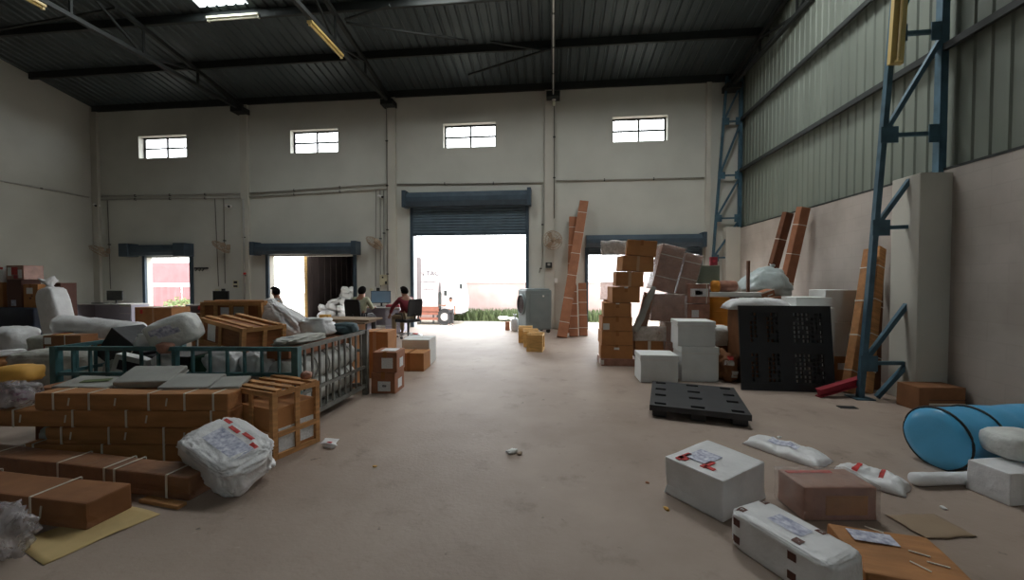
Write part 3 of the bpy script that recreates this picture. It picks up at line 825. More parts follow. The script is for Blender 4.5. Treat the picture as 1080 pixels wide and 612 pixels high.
conduit('thin pipe dropping to the switch box left of the tall doorway', [(-5.40, yw, 4.4), (-5.41, yw, 1.65)], .012, 'wire')
conduit('thin pipe dropping behind the fan beside the wide left doorway', [(-5.66, yw, 4.4), (-5.70, yw, 1.3)], .012, 'wire')
conduit('second thin pipe beside the fan of the wide left doorway', [(-5.52, yw, 4.4), (-5.53, yw, 1.3)], .012, 'wire')
conduit('vertical cable down the pilaster left of the tall doorway', [(-5.26, 12.29, 7.35), (-5.26, 12.29, .3)], .012, 'wire')
conduit('dark cable hanging down the middle pilaster above its fan', [(.03, yp, 7.1), (.04, yp, 3.4)], .014, 'wire')
conduit('thin pipe left of the middle pilaster above the grey cooler', [(-.32, yw, 4.45), (-.32, yw, 2.0), (-.42, yw, 1.75)], .012, 'pipe')
conduit('thin pipe down the wall between the narrow doorway and its fan', [(-11.30, yw, 4.28), (-11.22, yw, 1.3)], .012, 'wire')
conduit('second thin pipe behind the fan right of the narrow doorway', [(-10.98, yw, 4.28), (-10.98, yw, 1.4)], .012, 'wire')
conduit('thin pipe down the wall behind the far left fan', [(-15.35, yw, 4.3), (-15.3, yw, 1.2)], .012, 'wire')
conduit('vertical pipe on the first pilaster from the left corner', [(-10.2, 12.27, 4.2), (-10.2, 12.27, .4)], .03, 'pipe')
conduit('bright pipe along the middle roof truss', [(.0, 12.0, 7.03), (0, 0, 7.03)], .016, 'pipe')
t = thing('pendant_lamp_holder', 'white lamp holder at the top of the middle pilaster', 'lamp holder', (.02, 12.26, 6.98))
make('holder', B().lathe([(0, .2), (.035, .18), (.06, .02), (.06, -.02), (.045, -.03), (0, -.03)], 16), M['white'], t, True)
make('bulb', B().lathe([(0, -.03), (.03, -.05), (.05, -.11), (.04, -.17), (0, -.2)], 16), M['tubepale'], t, True)
def wall_fan(label, x, z, nrm, r=.29):
    t = thing('wall_fan', label, 'fan', (x, 12.36, z), 0)
    make('wall_plate', B().box(0, 0, 0, .12, .04, .18, bev=.01), M['fanbeige'], t)
    make('arm', B().tube([(0, 0, -.02), (0, -.14, -.06), (0, -.2, .02)], .018, 8), M['fanbeige'], t, True)
    mm = Matrix.Translation((0, -.26, .02)) @ Vector(nrm).to_track_quat('Z', 'Y').to_matrix().to_4x4()
    make('motor', B().lathe([(0, -.12), (.06, -.11), (.075, -.03), (.05, .02), (0, .03)], 18, mm), M['fanbeige'], t, True)
    for k in range(3):
        bl = B(); a0 = k * 2 * PI / 3; q = []
        for rr, da, zz in ((.04, -.35, .06), (r * .55, -.55, .075), (r * .9, -.42, .07), (r * .92, .1, .05), (r * .5, .3, .045), (.04, .3, .05)):
            q.append(bl.bm.verts.new(mm @ Vector((rr * math.cos(a0 + da), rr * math.sin(a0 + da), zz))))
        bl.bm.faces.new(q); o = make('blade', bl, M['fanbeige'], t)
        sm = o.modifiers.new('thick', 'SOLIDIFY'); sm.thickness = .004
    gd = B()
    for rr, zz in ((r, .03), (r * .98, .07), (r * .75, .12), (r * .45, .135), (r * .2, .14), (r * .8, -.03), (r * .5, -.06)):
        gd.tube([mm @ Vector((rr * math.cos(2 * PI * k / 28), rr * math.sin(2 * PI * k / 28), zz)) for k in range(28)], .007, 5, True)
    for k in range(20):
        a = 2 * PI * k / 20; u = Vector((math.cos(a), math.sin(a), 0))
        gd.tube([mm @ (u * .06 + Vector((0, 0, .14))), mm @ (u * r * .75 + Vector((0, 0, .12))), mm @ (u * r + Vector((0, 0, .05))), mm @ (u * r * .8 + Vector((0, 0, -.03))), mm @ (u * .08 + Vector((0, 0, -.07)))], .0045, 4)
    make('wire_guard', gd, M['fanbeige'], t, True)
wall_fan('dusty beige wall fan near the far left corner', -15.36, 2.52, (-.42, -.42, -.80))
wall_fan('dusty beige wall fan right of the narrow left doorway', -10.84, 2.62, (-.42, -.42, -.80))
wall_fan('dusty beige wall fan between the wide and the tall doorways', -5.58, 2.70, (-.42, -.42, -.80))
wall_fan('dusty beige wall fan facing out above the grey air cooler', 0.0, 2.70, (-.15, -.93, -.3))
def small_box(name, label, cat, x, z, w, h, d, m, parts=(), y=12.4):
    t = thing(name, label, cat, (x, y, z))
    make('case', B().box(0, -d / 2, 0, w, d, h, bev=.006), M[m], t)
    for (pn, px, pz, pw, ph, pm) in parts: make(pn, B().box(px, -d - .004, pz, pw, .012, ph, bev=.002), M[pm], t)
small_box('switch_box', 'yellowed switch box left of the tall doorway', 'switch box', -5.38, 1.52, .34, .34, .08, 'switchbox', (('switch', .05, -.09, .06, .09, 'steel'), ('switch', -.06, .08, .05, .05, 'steel')))
small_box('wall_socket', 'pale wall socket above the monitor of the middle desk', 'socket', -5.85, 1.2, .1, .1, .04, 'switchbox')
small_box('wall_socket', 'dark wall socket above the monitor of the middle desk', 'socket', -5.62, 1.2, .1, .13, .05, 'blackplastic')
small_box('wall_socket', 'pale wall socket above the monitor right of the narrow doorway', 'socket', -11.3, 1.16, .1, .1, .04, 'switchbox')
small_box('wall_socket', 'dark wall socket above the monitor right of the narrow doorway', 'socket', -11.06, 1.16, .11, .13, .05, 'blackplastic')
small_box('notice_card', 'small notice card on the wall left of the first pilaster', 'notice', -10.62, 1.38, .2, .26, .015, 'switchbox', (('printed_patch', 0, .06, .12, .08, 'ink'), ('printed_patch', 0, -.07, .14, .06, 'ink')))
small_box('control_box', 'black control box on the wall above the grey cooler', 'switch box', -.12, 1.97, .2, .17, .1, 'blackplastic', (('display', 0, .02, .08, .07, 'greypad'),), 12.31)
small_box('wall_socket', 'white socket right of the grey cooler', 'socket', .1, 1.50, .09, .14, .08, 'white', (), 12.31)
small_box('alarm_box', 'small red box low on the corner lattice column', 'alarm box', 4.62, 2.06, .2, .24, .1, 'maroon', (('button', 0, 0, .07, .07, 'red'),), 12.12)
small_box('red_valve_tag', 'small red tag on the first pilaster', 'tag', -10.15, 1.73, .07, .07, .05, 'redprint', (), 12.25)
t = thing('coat_hook_rail', 'black hook rail with three hooks right of the narrow doorway', 'hook rail', (-11.86, 12.39, 1.92))
make('rail', B().box(0, -.015, 0, .5, .03, .05, bev=.004), M['blackplastic'], t)
for x in (-.13, 0, .12): make('hook', B().tube([(x, -.02, 0), (x, -.06, -.05), (x, -.09, -.10), (x, -.11, -.06)], .012, 6), M['blackplastic'], t)
def cctv(label, x, z):
    t = thing('security_camera', label, 'camera', (x, 12.39, z))
    make('mount', B().cyl((0, 0, 0), (0, -.05, 0), .05), M['white'], t); make('camera_body', B().cyl((-.08, -.10, .02), (.08, -.18, -.03), .045), M['white'], t, False)
    make('lens', B().cyl((.08, -.18, -.03), (.095, -.188, -.034), .036), M['blackplastic'], t)
cctv('white security camera above the fan of the wide doorway', -5.47, 4.18)
cctv('white security camera above the fan right of the narrow doorway', -10.75, 3.98)
cctv('white security camera high in the far left corner', -15.7, 4.1)

# ------------------------------------------------------------------ furniture and people at the back
def desk(label, x, y, rz, w=1.3, d=.6, h=.75):
    t = thing('office_desk', label, 'desk', (x, y, 0), rz)
    make('desk_top', B().box(0, 0, h - .015, w, d, .03, bev=.004), M['desk'], t)
    make('side_panel', B().box(-w / 2 + .015, 0, (h - .03) / 2, .03, d - .04, h - .03), M['deskgrey'], t)
    make('side_panel', B().box(w / 2 - .015, 0, (h - .03) / 2, .03, d - .04, h - .03), M['deskgrey'], t)
    make('modesty_panel', B().box(0, d / 2 - .06, h * .58, w - .06, .02, h * .7), M['deskgrey'], t)
    p = make('drawer_pedestal', B().box(w / 2 - .24, 0, h / 2 - .02, .4, d - .08, h - .06, bev=.004), M['desk'], t)
    for k in range(3):
        dr = make('drawer_front', B().box(w / 2 - .24, -d / 2 + .03, .12 + k * .22, .38, .016, .2, bev=.003), M['deskgrey'], p)
    return t
def monitor(label, x, y, z, rz, screen='screenoff', w=.5, h=.3):
    t = thing('computer_monitor', label, 'monitor', (x, y, z), rz)
    make('foot', B().box(0, 0, .008, .22, .16, .016, bev=.004), M['blackplastic'], t); make('neck', B().box(0, .04, .1, .05, .03, .18), M['blackplastic'], t)
    make('housing', B().box(0, 0, .1 + h / 2, w, .04, h, bev=.006), M['blackplastic'], t); make('screen', B().box(0, -.021, .1 + h / 2, w - .03, .004, h - .03), M[screen], t)
desk('pale desk against the back wall at the far left', -14.3, 11.6, 0, 2.0)
monitor('black monitor on the far left desk', -14.15, 11.55, .75, 0, w=.56, h=.32)
small_box('keyboard', 'black keyboard on the far left desk', 'keyboard', -14.6, .765, .45, .03, .16, 'blackplastic', (), 11.55)
desk('desk against the back wall right of the narrow doorway', -10.75, 11.6, 0, 1.3)
monitor('black monitor on the desk right of the narrow doorway', -10.45, 11.6, .75, 0, w=.54, h=.32)
desk('desk of the two seated men beside the tall doorway', -4.85, 11.15, 0, 1.1, .6, .74)
monitor('monitor with a blue screen on the desk of the two seated men', -5.0, 11.2, .74, 8, 'screen', .58, .36)
carton('flat red file box on the desk of the two seated men', -4.55, 11.05, .74, .4, .28, .07, 5, 'red', None, name='file_box', cat='box')
def skin_body(verts, edges, m, parent, name, root=0, sub=1):
    me = bpy.data.meshes.new(name); me.from_pydata([v[:3] for v in verts], edges, [])
    o = bpy.data.objects.new(name, me); COL.objects.link(o)
    md = o.modifiers.new('skin', 'SKIN'); ss = o.modifiers.new('ss', 'SUBSURF'); ss.levels = sub; ss.render_levels = sub
    md.use_smooth_shade = True
    for i, v in enumerate(verts):
        r = v[3]; me.skin_vertices[0].data[i].radius = r if isinstance(r, tuple) else (r, r)
        me.skin_vertices[0].data[i].use_root = (i == root)
    bpy.context.view_layer.update()
    ev = o.evaluated_get(bpy.context.evaluated_depsgraph_get()); nm = bpy.data.meshes.new_from_object(ev)
    bpy.data.objects.remove(o, do_unlink=True); nm.materials.clear(); nm.materials.append(M[m])
    for p in nm.polygons: p.use_smooth = True
    q = bpy.data.objects.new(name, nm); COL.objects.link(q); q.parent = parent
    return q
def person(label, loc, rz, J, shirt, trousers, sleeves='long', group=None, scale=1.0):
    """J: joints; the figure faces -Y"""
    t = thing('person', label, 'person', loc, rz, group); t.scale = (scale,) * 3
    V, Ed = [], []
    def add(p, r, par=None):
        V.append((*p, r)); 
        if par is not None: Ed.append((par, len(V) - 1))
        return len(V) - 1
    pel = add(J['pelvis'], (.13, .11)); sp = add(J['spine'], (.125, .10), pel); ch = add(J['chest'], (.145, .105), sp)
    nk0 = add(J['neck'], .058, ch); hd = J['head']; up = (Vector(hd) - Vector(J['neck'])).normalized()
    h1 = add(Vector(hd) - up * .045 , (.062, .07), nk0); h2 = add(Vector(hd) + up * .04, (.078, .092), h1); h3 = add(Vector(hd) + up * .115, (.05, .058), h2)
    f = Vector(J.get('face', (0, -1, 0))).normalized(); side = f.cross(up).normalized()
    n1 = add(Vector(hd) + f * .105 - up * .005, .014, h1)
    arms, legs = [], []
    for s in ('l', 'r'):
        sh = add(J['sh' + s], .055, ch); el = add(J['el' + s], .042, sh); wr = add(J['wr' + s], .029, el)
        d = (Vector(J['wr' + s]) - Vector(J['el' + s])).normalized(); pm = Vector(J['wr' + s]) + d * .07
        pal = add(pm, (.036, .02), wr); lat = d.cross(Vector((0, 0, 1))); lat = (lat if lat.length > .1 else Vector((1, 0, 0))).normalized(); dn = d.cross(lat).normalized()
        if dn.z > 0: dn = -dn
        for k, L in enumerate((.072, .082, .076, .058)):
            o = lat * (.03 - k * .02)
            a = add(pm + o + d * .045, .0095, pal); bq = add(pm + o + d * (.045 + L * .5) + dn * .012, .0085, a); add(pm + o + d * (.045 + L * .85) + dn * .035, .0075, bq)
        a = add(pm + lat * .045 - d * .01 + dn * .01, .011, pal); add(pm + lat * .055 + d * .035 + dn * .025, .009, a)
        hp = add(J['hip' + s], .085, pel); kn = add(J['kn' + s], .058, hp); an = add(J['an' + s], .038, kn); to = add(J['to' + s], (.04, .03), an)
        arms.append((J['sh' + s], J['el' + s], J['wr' + s])); legs.append((J['hip' + s], J['kn' + s], J['an' + s]))
    skin_body(V, Ed, 'skin', t, 'body')
    # clothes
    V, Ed = [], []
    a0 = add(Vector(J['pelvis']) + Vector((0, 0, .02)), (.155, .135)); a1 = add(J['spine'], (.165, .145), a0); a2 = add(J['chest'], (.19, .155), a1); add(Vector(J['chest']).lerp(Vector(J['neck']), .9), .085, a2)
    for (s0, s1, s2) in arms:
        p = add(s0, .075, a2); q = add(Vector(s0).lerp(Vector(s1), 1.0 if sleeves == 'long' else .75), .058, p)
        if sleeves == 'long': add(Vector(s1).lerp(Vector(s2), .92), .043, q)
    skin_body(V, Ed, shirt, t, 'shirt')
    V, Ed = [], []
    a0 = add(J['pelvis'], (.15, .135))
    for (s0, s1, s2) in legs:
        p = add(s0, .105, a0); q = add(s1, .076, p); add(Vector(s1).lerp(Vector(s2), .93), .058, q)
    skin_body(V, Ed, trousers, t, 'trousers')
    for s in ('l', 'r'):
        an, to = Vector(J['an' + s]), Vector(J['to' + s]); mid = an.lerp(to, .55)
        ang = math.degrees(math.atan2((to - an).y, (to - an).x))
        make('shoe', B().ell(mid.x, mid.y, max(.045, mid.z - .01), .14, .052, .045, rot=(0, 0, ang)), M['shoe'], t, True)
    # hair, eyes, ears, mouth
    hb = B(); bmesh.ops.create_uvsphere(hb.bm, u_segments=20, v_segments=14, radius=1)
    hc = Vector(hd) + up * .04
    bmesh.ops.delete(hb.bm, geom=[v for v in hb.bm.verts if v.co.z < -.8 or (v.co.z < .25 and v.co.y < -.4)], context='VERTS')
    fr = Matrix((side, -f, up)).transposed().to_4x4()
    for v in hb.bm.verts:
        c = Vector((v.co.x * .090, v.co.y * .104, v.co.z * .108)); v.co = hc + (fr.to_3x3() @ c)
    ho = make('hair', hb, M['hair'], t, True); so = ho.modifiers.new('t', 'SOLIDIFY'); so.thickness = .012
    for s in (-1, 1):
        p = Vector(hd) + up * .035 + f * .082 + side * .032 * s; make('eye', B().ell(*p, .012, .012, .009, 10, 8), M['eye'], t, True)
        p = Vector(hd) + up * .015 + side * .083 * s - f * .005; make('ear', B().ell(*p, .012, .022, .03, 10, 8), M['skin'], t, True)
    p = Vector(hd) - up * .04 + f * .085; make('mouth', B().ell(*p, .022, .01, .006, 10, 6), M['brownprint'], t, True)
    return t
def seated(lean=0, arms='lap', turn=(0, -1, 0)):
    J = dict(pelvis=(0, 0, .56), spine=(0, -.02 - lean * .3, .76), chest=(0, -.04 - lean * .7, .96), neck=(0, -.05 - lean, 1.11), head=(0, -.07 - lean * 1.15, 1.20), face=turn)
    for s, x in (('l', 1), ('r', -1)):
        J['sh' + s] = (x * .19, -.04 - lean * .8, 1.01)
        if arms == 'desk': J['el' + s], J['wr' + s] = (x * .24, -.18, .78), (x * .14, -.40, .78)
        elif arms == 'forward': J['el' + s], J['wr' + s] = (x * .23, -.28 - lean, .80), (x * .15, -.50 - lean, .60)
        else: J['el' + s], J['wr' + s] = (x * .25, -.14, .76), (x * .13, -.34, .66)
        J['hip' + s], J['kn' + s], J['an' + s], J['to' + s] = (x * .10, -.02, .54), (x * .13, -.44, .55), (x * .13, -.42, .09), (x * .14, -.55, .04)
    return J
def office_chair(label, loc, rz):
    t = thing('office_chair', label, 'chair', loc, rz)
    make('seat', B().box(0, -.02, .45, .48, .48, .08, bev=.03), M['blackmesh'], t)
    bb = B(); bb.slab([-.22, -.11, 0, .11, .22], [.58, .7, .82, .94, 1.02], set(), 0, .035, lambda x, z, y: (x * (1 if z < 1 else .85), .22 + y + .25 * x * x * 1.5 + (z - .58) * .14, z))
    make('backrest', bb, M['blackmesh'], t)
    make('back_post', B().tube([(0, .1, .42), (0, .26, .46), (0, .28, .65)], .022, 8), M['blackplastic'], t)
    make('gas_column', B().cyl((0, 0, .10), (0, 0, .42), .03), M['blackplastic'], t)
    for s in (-1, 1): make('armrest', B().tube([(s * .24, .1, .43), (s * .28, .1, .64), (s * .28, -.16, .64)], .02, 8), M['blackplastic'], t)
    for k in range(5):
        a = 2 * PI * k / 5 + .3; c, s_ = math.cos(a), math.sin(a)
        lg = make('base_leg', B().bar((0, 0, .12), (c * .29, s_ * .29, .085), .045, .03), M['chrome'], t)
        make('caster', B().cyl((c * .29 - s_ * .02, s_ * .29 + c * .02, .03), (c * .29 + s_ * .02, s_ * .29 - c * .02, .03), .03), M['blackplastic'], lg)
office_chair('black mesh office chair under the man in the maroon shirt', (-3.78, 10.12, 0), -122)
person('seated man in a maroon shirt leaning on his knees by the tall doorway', (-3.78, 10.12, 0), -122, seated(.07, 'forward', (.2, -1, .0)), 'maroon', 'khaki')
office_chair('black mesh office chair under the man in the pale green shirt', (-4.98, 9.85, 0), 172)
person('seated man in a pale green shirt with his back turned at the desk', (-4.98, 9.85, 0), 172, seated(.03, 'desk'), 'sage', 'darkcloth')
carton('brown carton serving as a seat behind the big white bag', -6.8, 9.3, 0, .45, .42, .46, 8, 'card')
person('seated person seen only by the head in front of the wide left doorway', (-6.80, 9.3, 0), -60, seated(.0, 'lap', (-.3, -1, 0)), 'greycloth', 'darkcloth')
J = dict(pelvis=(0, 0, .92), spine=(0, 0, 1.10), chest=(0, -.01, 1.30), neck=(0, -.01, 1.46), head=(0, -.03, 1.56))
for s, x in (('l', 1), ('r', -1)):
    J['sh' + s] = (x * .19, 0, 1.37); J['hip' + s], J['kn' + s], J['an' + s], J['to' + s] = (x * .09, 0, .88), (x * .11, -.02, .48), (x * .11, 0, .09), (x * .12, -.14, .04)
J['ell'], J['wrl'] = (.25, .02, 1.1), (.24, -.08, .86)
J['elr'], J['wrr'] = (-.36, -.18, 1.22), (-.56, -.32, 1.26)
person('standing man in a pale shirt and dark trousers outside beside the truck', (-6.02, 23.1, -1.2), 20, J, 'palecloth', 'darkcloth', 'short')
# parcels heaped in the docked truck
base = None
spots = [(ix, iy, lv) for lv in range(6) for ix in range(3) for iy in range(5) if lv <= 2 + ix * 1.6 and iy <= 4 - lv * .5]
for (ix, iy, lv) in spots:
    x = -8.02 + ix * .36 + random.uniform(-.08, .08); y = 13.05 + lv * .08 + iy * .31 + random.uniform(-.08, .08); zz = .02 + lv * .2 + random.uniform(0, .05)
    if base is None:
        base = sack('crumpled white parcel in the heap inside the docked truck', x, y, zz, .36, .28, .20, 0, 'whiteplastic', 3, .7, .22, name='white_parcel', cat='parcel', group='white parcels heaped in the truck', sub=3)
    else: dup(base, (x, y, zz), random.uniform(0, 360), base['label'], rx=random.uniform(-38, 38), ry=random.uniform(-38, 38))
# cooler and small crates by the tall doorway
t = thing('air_cooler', 'grey desert air cooler standing right of the tall doorway', 'air cooler', (-.52, 11.50, 0), 26)
cb = body_box(.80, .62, 1.12, .04, .004, 2); make('cabinet', cb, M['cooler'], t).location = (0, 0, .12)
make('top_rim', B().box(0, 0, 1.25, .70, .54, .04, bev=.015), M['cooler'], t)
mm = Matrix.Translation((-.40, 0, .82)) @ rotm(0, -90, 0)
gr = B()
for r_ in (.08, .14, .20, .26): gr.tube([mm @ Vector((r_ * math.cos(2 * PI * k / 28), r_ * math.sin(2 * PI * k / 28), .02)) for k in range(28)], .008, 6, True)
for k in range(12): gr.bar(mm @ Vector((0, 0, .02)), mm @ Vector((.27 * math.cos(k * PI / 6), .27 * math.sin(k * PI / 6), .02)), .008)
make('fan_ring', B().lathe([(.30, 0), (.30, .03), (.27, .05), (.265, 0)], 32, mm), M['cooler'], t); make('fan_well', B().cyl(mm @ Vector((0, 0, .001)), mm @ Vector((0, 0, .006)), .27, seg=32), M['coolerfan'], t); make('fan_grille', gr, M['coolerfan'], t)
make('front_panel', B().box(.02, -.315, .72, .6, .02, .8, bev=.006), M['cooler'], t)
make('knob', B().cyl((.12, -.32, 1.06), (.12, -.35, 1.06), .025), M['white'], t)
for sx in (-1, 1):
    for sy in (-1, 1): make('caster', B().cyl((sx * .32, sy * .24 - .02, .06), (sx * .32, sy * .24 + .02, .06), .06), M['blackplastic'], t)
make('water_tank', B().box(0, 0, .15, .76, .58, .1, bev=.02), M['cooler'], t)
c0 = crate('pale wooden crate in front of the grey cooler, nearest of the row of three', -.36, 8.55, 0, .34, .46, .36, -4, wm='paleply', inner='paleply', top_slats=2, mids_x=0, mids_y=0, group='pale crates by the cooler', w=.05)
dup(c0, (-.50, 9.15, 0), 6, 'pale wooden crate in front of the grey cooler, middle of the row of three')
dup(c0, (-.66, 9.75, 0), 3, 'pale wooden crate against the grey cooler, farthest of the row of three')
sack('small white bag standing left of the grey cooler', -1.12, 11.75, 0, .26, .22, .40, 0, 'whiteplastic', 6, .7, .08, (0, 0, .37, .05, .12, (0, 0, 0)), name='plastic_bag', cat='bag', sub=3)
carton('small orange box beside the white bag at the tall doorway', -1.36, 11.95, 0, .14, .12, .26, 10, 'cardred', None)

# ------------------------------------------------------------------ foreground left: strapped bundles, crate, sack
def rot_off(x, y, dx, dy, rz):
    a = R(rz); return x + dx * math.cos(a) - dy * math.sin(a), y + dx * math.sin(a) + dy * math.cos(a)
BR = 5.0
def bundle_row(label, xl, xr, z, straps, marks, h=.142, w=.17, y0=2.99, m='bundle'):
    L = xr - xl; cx = (xl + xr) / 2; cy = y0 + (cx + 2.75) * math.tan(R(BR)) + w / 2
    ux = lambda px: px - cx
    return long_bundle(label, cx, cy, z, L, w, h, BR, [ux(p) for p in straps], [ux(p) for p in marks], m, 'strapped bundles in the low stack')
bundle_row('long strapped brown bundle at the bottom of the four high stack', -4.40, -2.62, 0, (-4.30, -3.72, -3.20), (-4.25,), w=.19)
bundle_row('long strapped brown bundle second from the floor in the four high stack', -4.22, -2.62, .142, (-4.06, -3.66, -3.20, -2.86), (-3.98, -3.52, -3.03))
bundle_row('long strapped brown bundle second from the top, sticking out to the left', -4.95, -2.66, .284, (-4.46, -3.96, -3.51, -2.80), (-4.40, -4.02, -3.34), w=.18)
bundle_row('long strapped brown bundle on top of the four high stack', -4.28, -2.66, .426, (-4.12, -3.82, -3.32, -3.02, -2.78), (-3.99, -3.60, -3.17), w=.17)
carton('long brown carton lying behind the stack of strapped bundles', -3.65, 3.275, 0, 1.9, .26, .55, BR, 'card3', None)
GP = 'flat grey pads behind the strapped bundles'
def pad(label, x, y, z, lx, ly, lz, rz, rx, ry=0, extra=None):
    t = carton(label, x, y, z, lx, ly, lz, rz, 'greypad', None, rx=rx, ry=ry, name='foam_pad', cat='pad', group=GP, bev=.015, warp=.012, film=None)
    return t
pad('thick grey pad tilted on the cage front, topmost of the flat grey pads', -3.62, 3.26, .60, .46, .28, .07, 12, 20)
pad('flat grey pad right of the tilted pad behind the bundles', -3.18, 3.22, .57, .42, .26, .05, 8, 14)
pad('small grey pad nearest the wooden crate behind the bundles', -2.84, 3.24, .57, .24, .22, .04, 14, 12)
t = pad('pale grey pad with a lime green mark at the left end of the bundles', -4.12, 3.18, .56, .52, .26, .035, 4, 8)
bb = B(); bb.box(.02, .0, .038, .22, .06, .004, rz=12); make('green_mark', bb, M['leaf'], t)
crate('open wooden crate of brown cartons standing in front of the cage corner', -2.49, 3.345, 0, .56, .46, .57, -18, rail=.36, top_slats=4, mids_x=1, mids_y=1, inner='card2', inner_h=.74,
      labels=(('r', -.22, -.24, .15, .2, 'whiteprint'), ('r', .25, -.2, .14, .2, 'whiteprint')), group='open wooden crates')
sack('small pink rolled packet on top of the open crate by the cage', -2.28, 3.47, .585, .10, .07, .07, 40, 'cardwrap', 3, .8, .1, name='packet', cat='packet', sub=3)
sack('large white plastic sack with red print slumped on the floor by the crate', -2.42, 2.74, .0, .68, .40, .23, -20, 'whiteplastic', 11, .45, .11,
     prints=(('t', -.30, .30, .10, .03, 'redprint'), ('t', -.10, .24, .12, .03, 'redprint'), ('t', .12, .28, .12, .03, 'redprint'), ('t', .3, .2, .07, .03, 'redprint'), ('t', .05, -.02, .40, .14, 'bluegreyprint')),
     rx=14, ry=15, name='plastic_sack', sub=5, fold=2.4, ground=0)
sack('small crumpled packet with pink print on the floor right of the crate', -1.99, 3.36, 0, .13, .06, .045, -10, 'whiteplastic', 5, .8, .25, prints=(('t', 0, 0, .05, .03, 'redprint'),), name='packet', cat='packet', sub=3)
long_bundle('wide flat carton with double white straps at the lower left', -3.50, 2.25, 0, 1.48, .25, .17, -4, (-.38, .32), (.40,), 'card3', 'strapped flat cartons', cat='carton', name='strapped_carton')
long_bundle('film wrapped long carton behind the flat carton at the lower left', -3.54, 2.625, 0, 2.2, .20, .165, -5, (-.75, -.05, .38, .47, .92), (), 'brownwrap', 'strapped flat cartons', cat='carton', name='strapped_carton')
bb = B(); bb.box(0, 0, .012, .34, .06, .024, bev=.004); tag(make('wooden_lath', bb, M['wood']), 'wooden lath on the floor under the film wrapped long carton', 'lath', loc=(-2.60, 2.385, 0), rz=-8)
def sheet(name, label, cat, pts, m, thick=.003, lift=.012, seed=0, group=None):
    """loose sheet on the floor: pts = 4 floor corners in order"""
    b = B(); n = 14; P = [Vector((*p, 0)) for p in pts]; c = sum(P, Vector()) / 4
    def f(i, j, k):
        u, v = i / n, j / n
        p = P[0].lerp(P[1], u).lerp(P[3].lerp(P[2], u), v) - c
        z = .002 + lift * max(0, N(p, 4, seed) + .15 * N(p, 17, seed))
        return (p.x + .012 * N(p, 6, seed + 1) , p.y + .012 * N(p, 6, seed + 2), z + k)
    b.slab(list(range(n + 1)), list(range(n + 1)), set(), 0, thick, f)
    return tag(make(name, b, M[m], None, True), label, cat, group, (c.x, c.y, 0), 0)
sheet('kraft_paper_sheet', 'yellowish kraft paper sheet on the floor under the flat carton', 'paper', ((-3.05, 1.93), (-2.66, 1.80), (-2.50, 2.27), (-2.85, 2.36)), 'kraft', lift=.015)
t = thing('plastic_film_clump', 'clump of clear plastic film at the lower left corner', 'plastic film', (-2.95, 1.84, 0))
bb = sack_mesh(.2, .16, .25, .8, .45, 3, 4, 4.5); make('film', bb, BAGFILM, t, True)
t = thing('clear_plastic_bag', 'clear plastic bag with purple packets on the jutting bundle at the left', 'bag', (-4.62, 2.92, .428))
make('bag', sack_mesh(.46, .24, .22, .75, .22, 8, 4), BAGFILM, t, True)
for k in range(4): make('packet', B().box(-.14 + k * .085, 0, .06 + .03 * (k % 2), .08, .13, .08, rz=k * 25, bev=.01), M['purple' if k % 2 else 'whiteprint'], t)
sack('amber foam lump on the purple packets at the left edge', -4.66, 3.0, .62, .34, .26, .14, 20, 'yellowfoam', 4, .65, .12, name='foam_lump', cat='foam', sub=3)
sack('small pale blue plastic wad under the jutting bundle', -4.36, 3.02, 0, .12, .12, .26, 0, 'tarp', 9, .8, .2, name='plastic_wad', cat='plastic', sub=3)

# ------------------------------------------------------------------ the railed cage and its load
def cage():
    t = thing('railed_cage', 'long steel railed cage, teal at its front and grey along its side', 'cage', (0, 0, 0))
    FL, FR, BRr, BL = Vector((-4.88, 3.44, 0)), Vector((-2.49, 3.64, 0)), Vector((-2.45, 5.0, 0)), Vector((-4.95, 4.85, 0))
    H = .83; up = lambda p, z: p + Vector((0, 0, z))
    def run(a, c, n, mid, m, thick):
        make('top_rail', B().bar(up(a, H), up(c, H), .036, .04), M[m], t); make('middle_rail', B().bar(up(a, mid), up(c, mid), .03, .035), M[m], t)
        make('bottom_rail', B().bar(up(a, .12), up(c, .12), .04, .05), M[m], t)
        for k in range(1, n):
            p = a.lerp(c, k / n); w = .05 if k in thick else .024
            make('bar', B().bar(up(p, .12), up(p, H), w, w * .8), M[m], t)
    run(FL, FR, 14, .58, 'cagegreen', (7,)); run(FR, BRr, 11, .37, 'cagegrey', ()); run(BL, BRr, 12, .58, 'cagegrey', ()); run(FL, BL, 8, .58, 'cagegreen', ())
    for p, m in ((FL, 'cagegreen'), (FR, 'cagegreen'), (BRr, 'cagegrey'), (BL, 'cagegreen')): make('corner_post', B().bar(p, up(p, H + .02), .065, .065), M[m], t)
    make('deck', B().b2(-4.86, -2.52, 3.72, 4.8, .10, .14), M['cagegrey'], t)
cage()
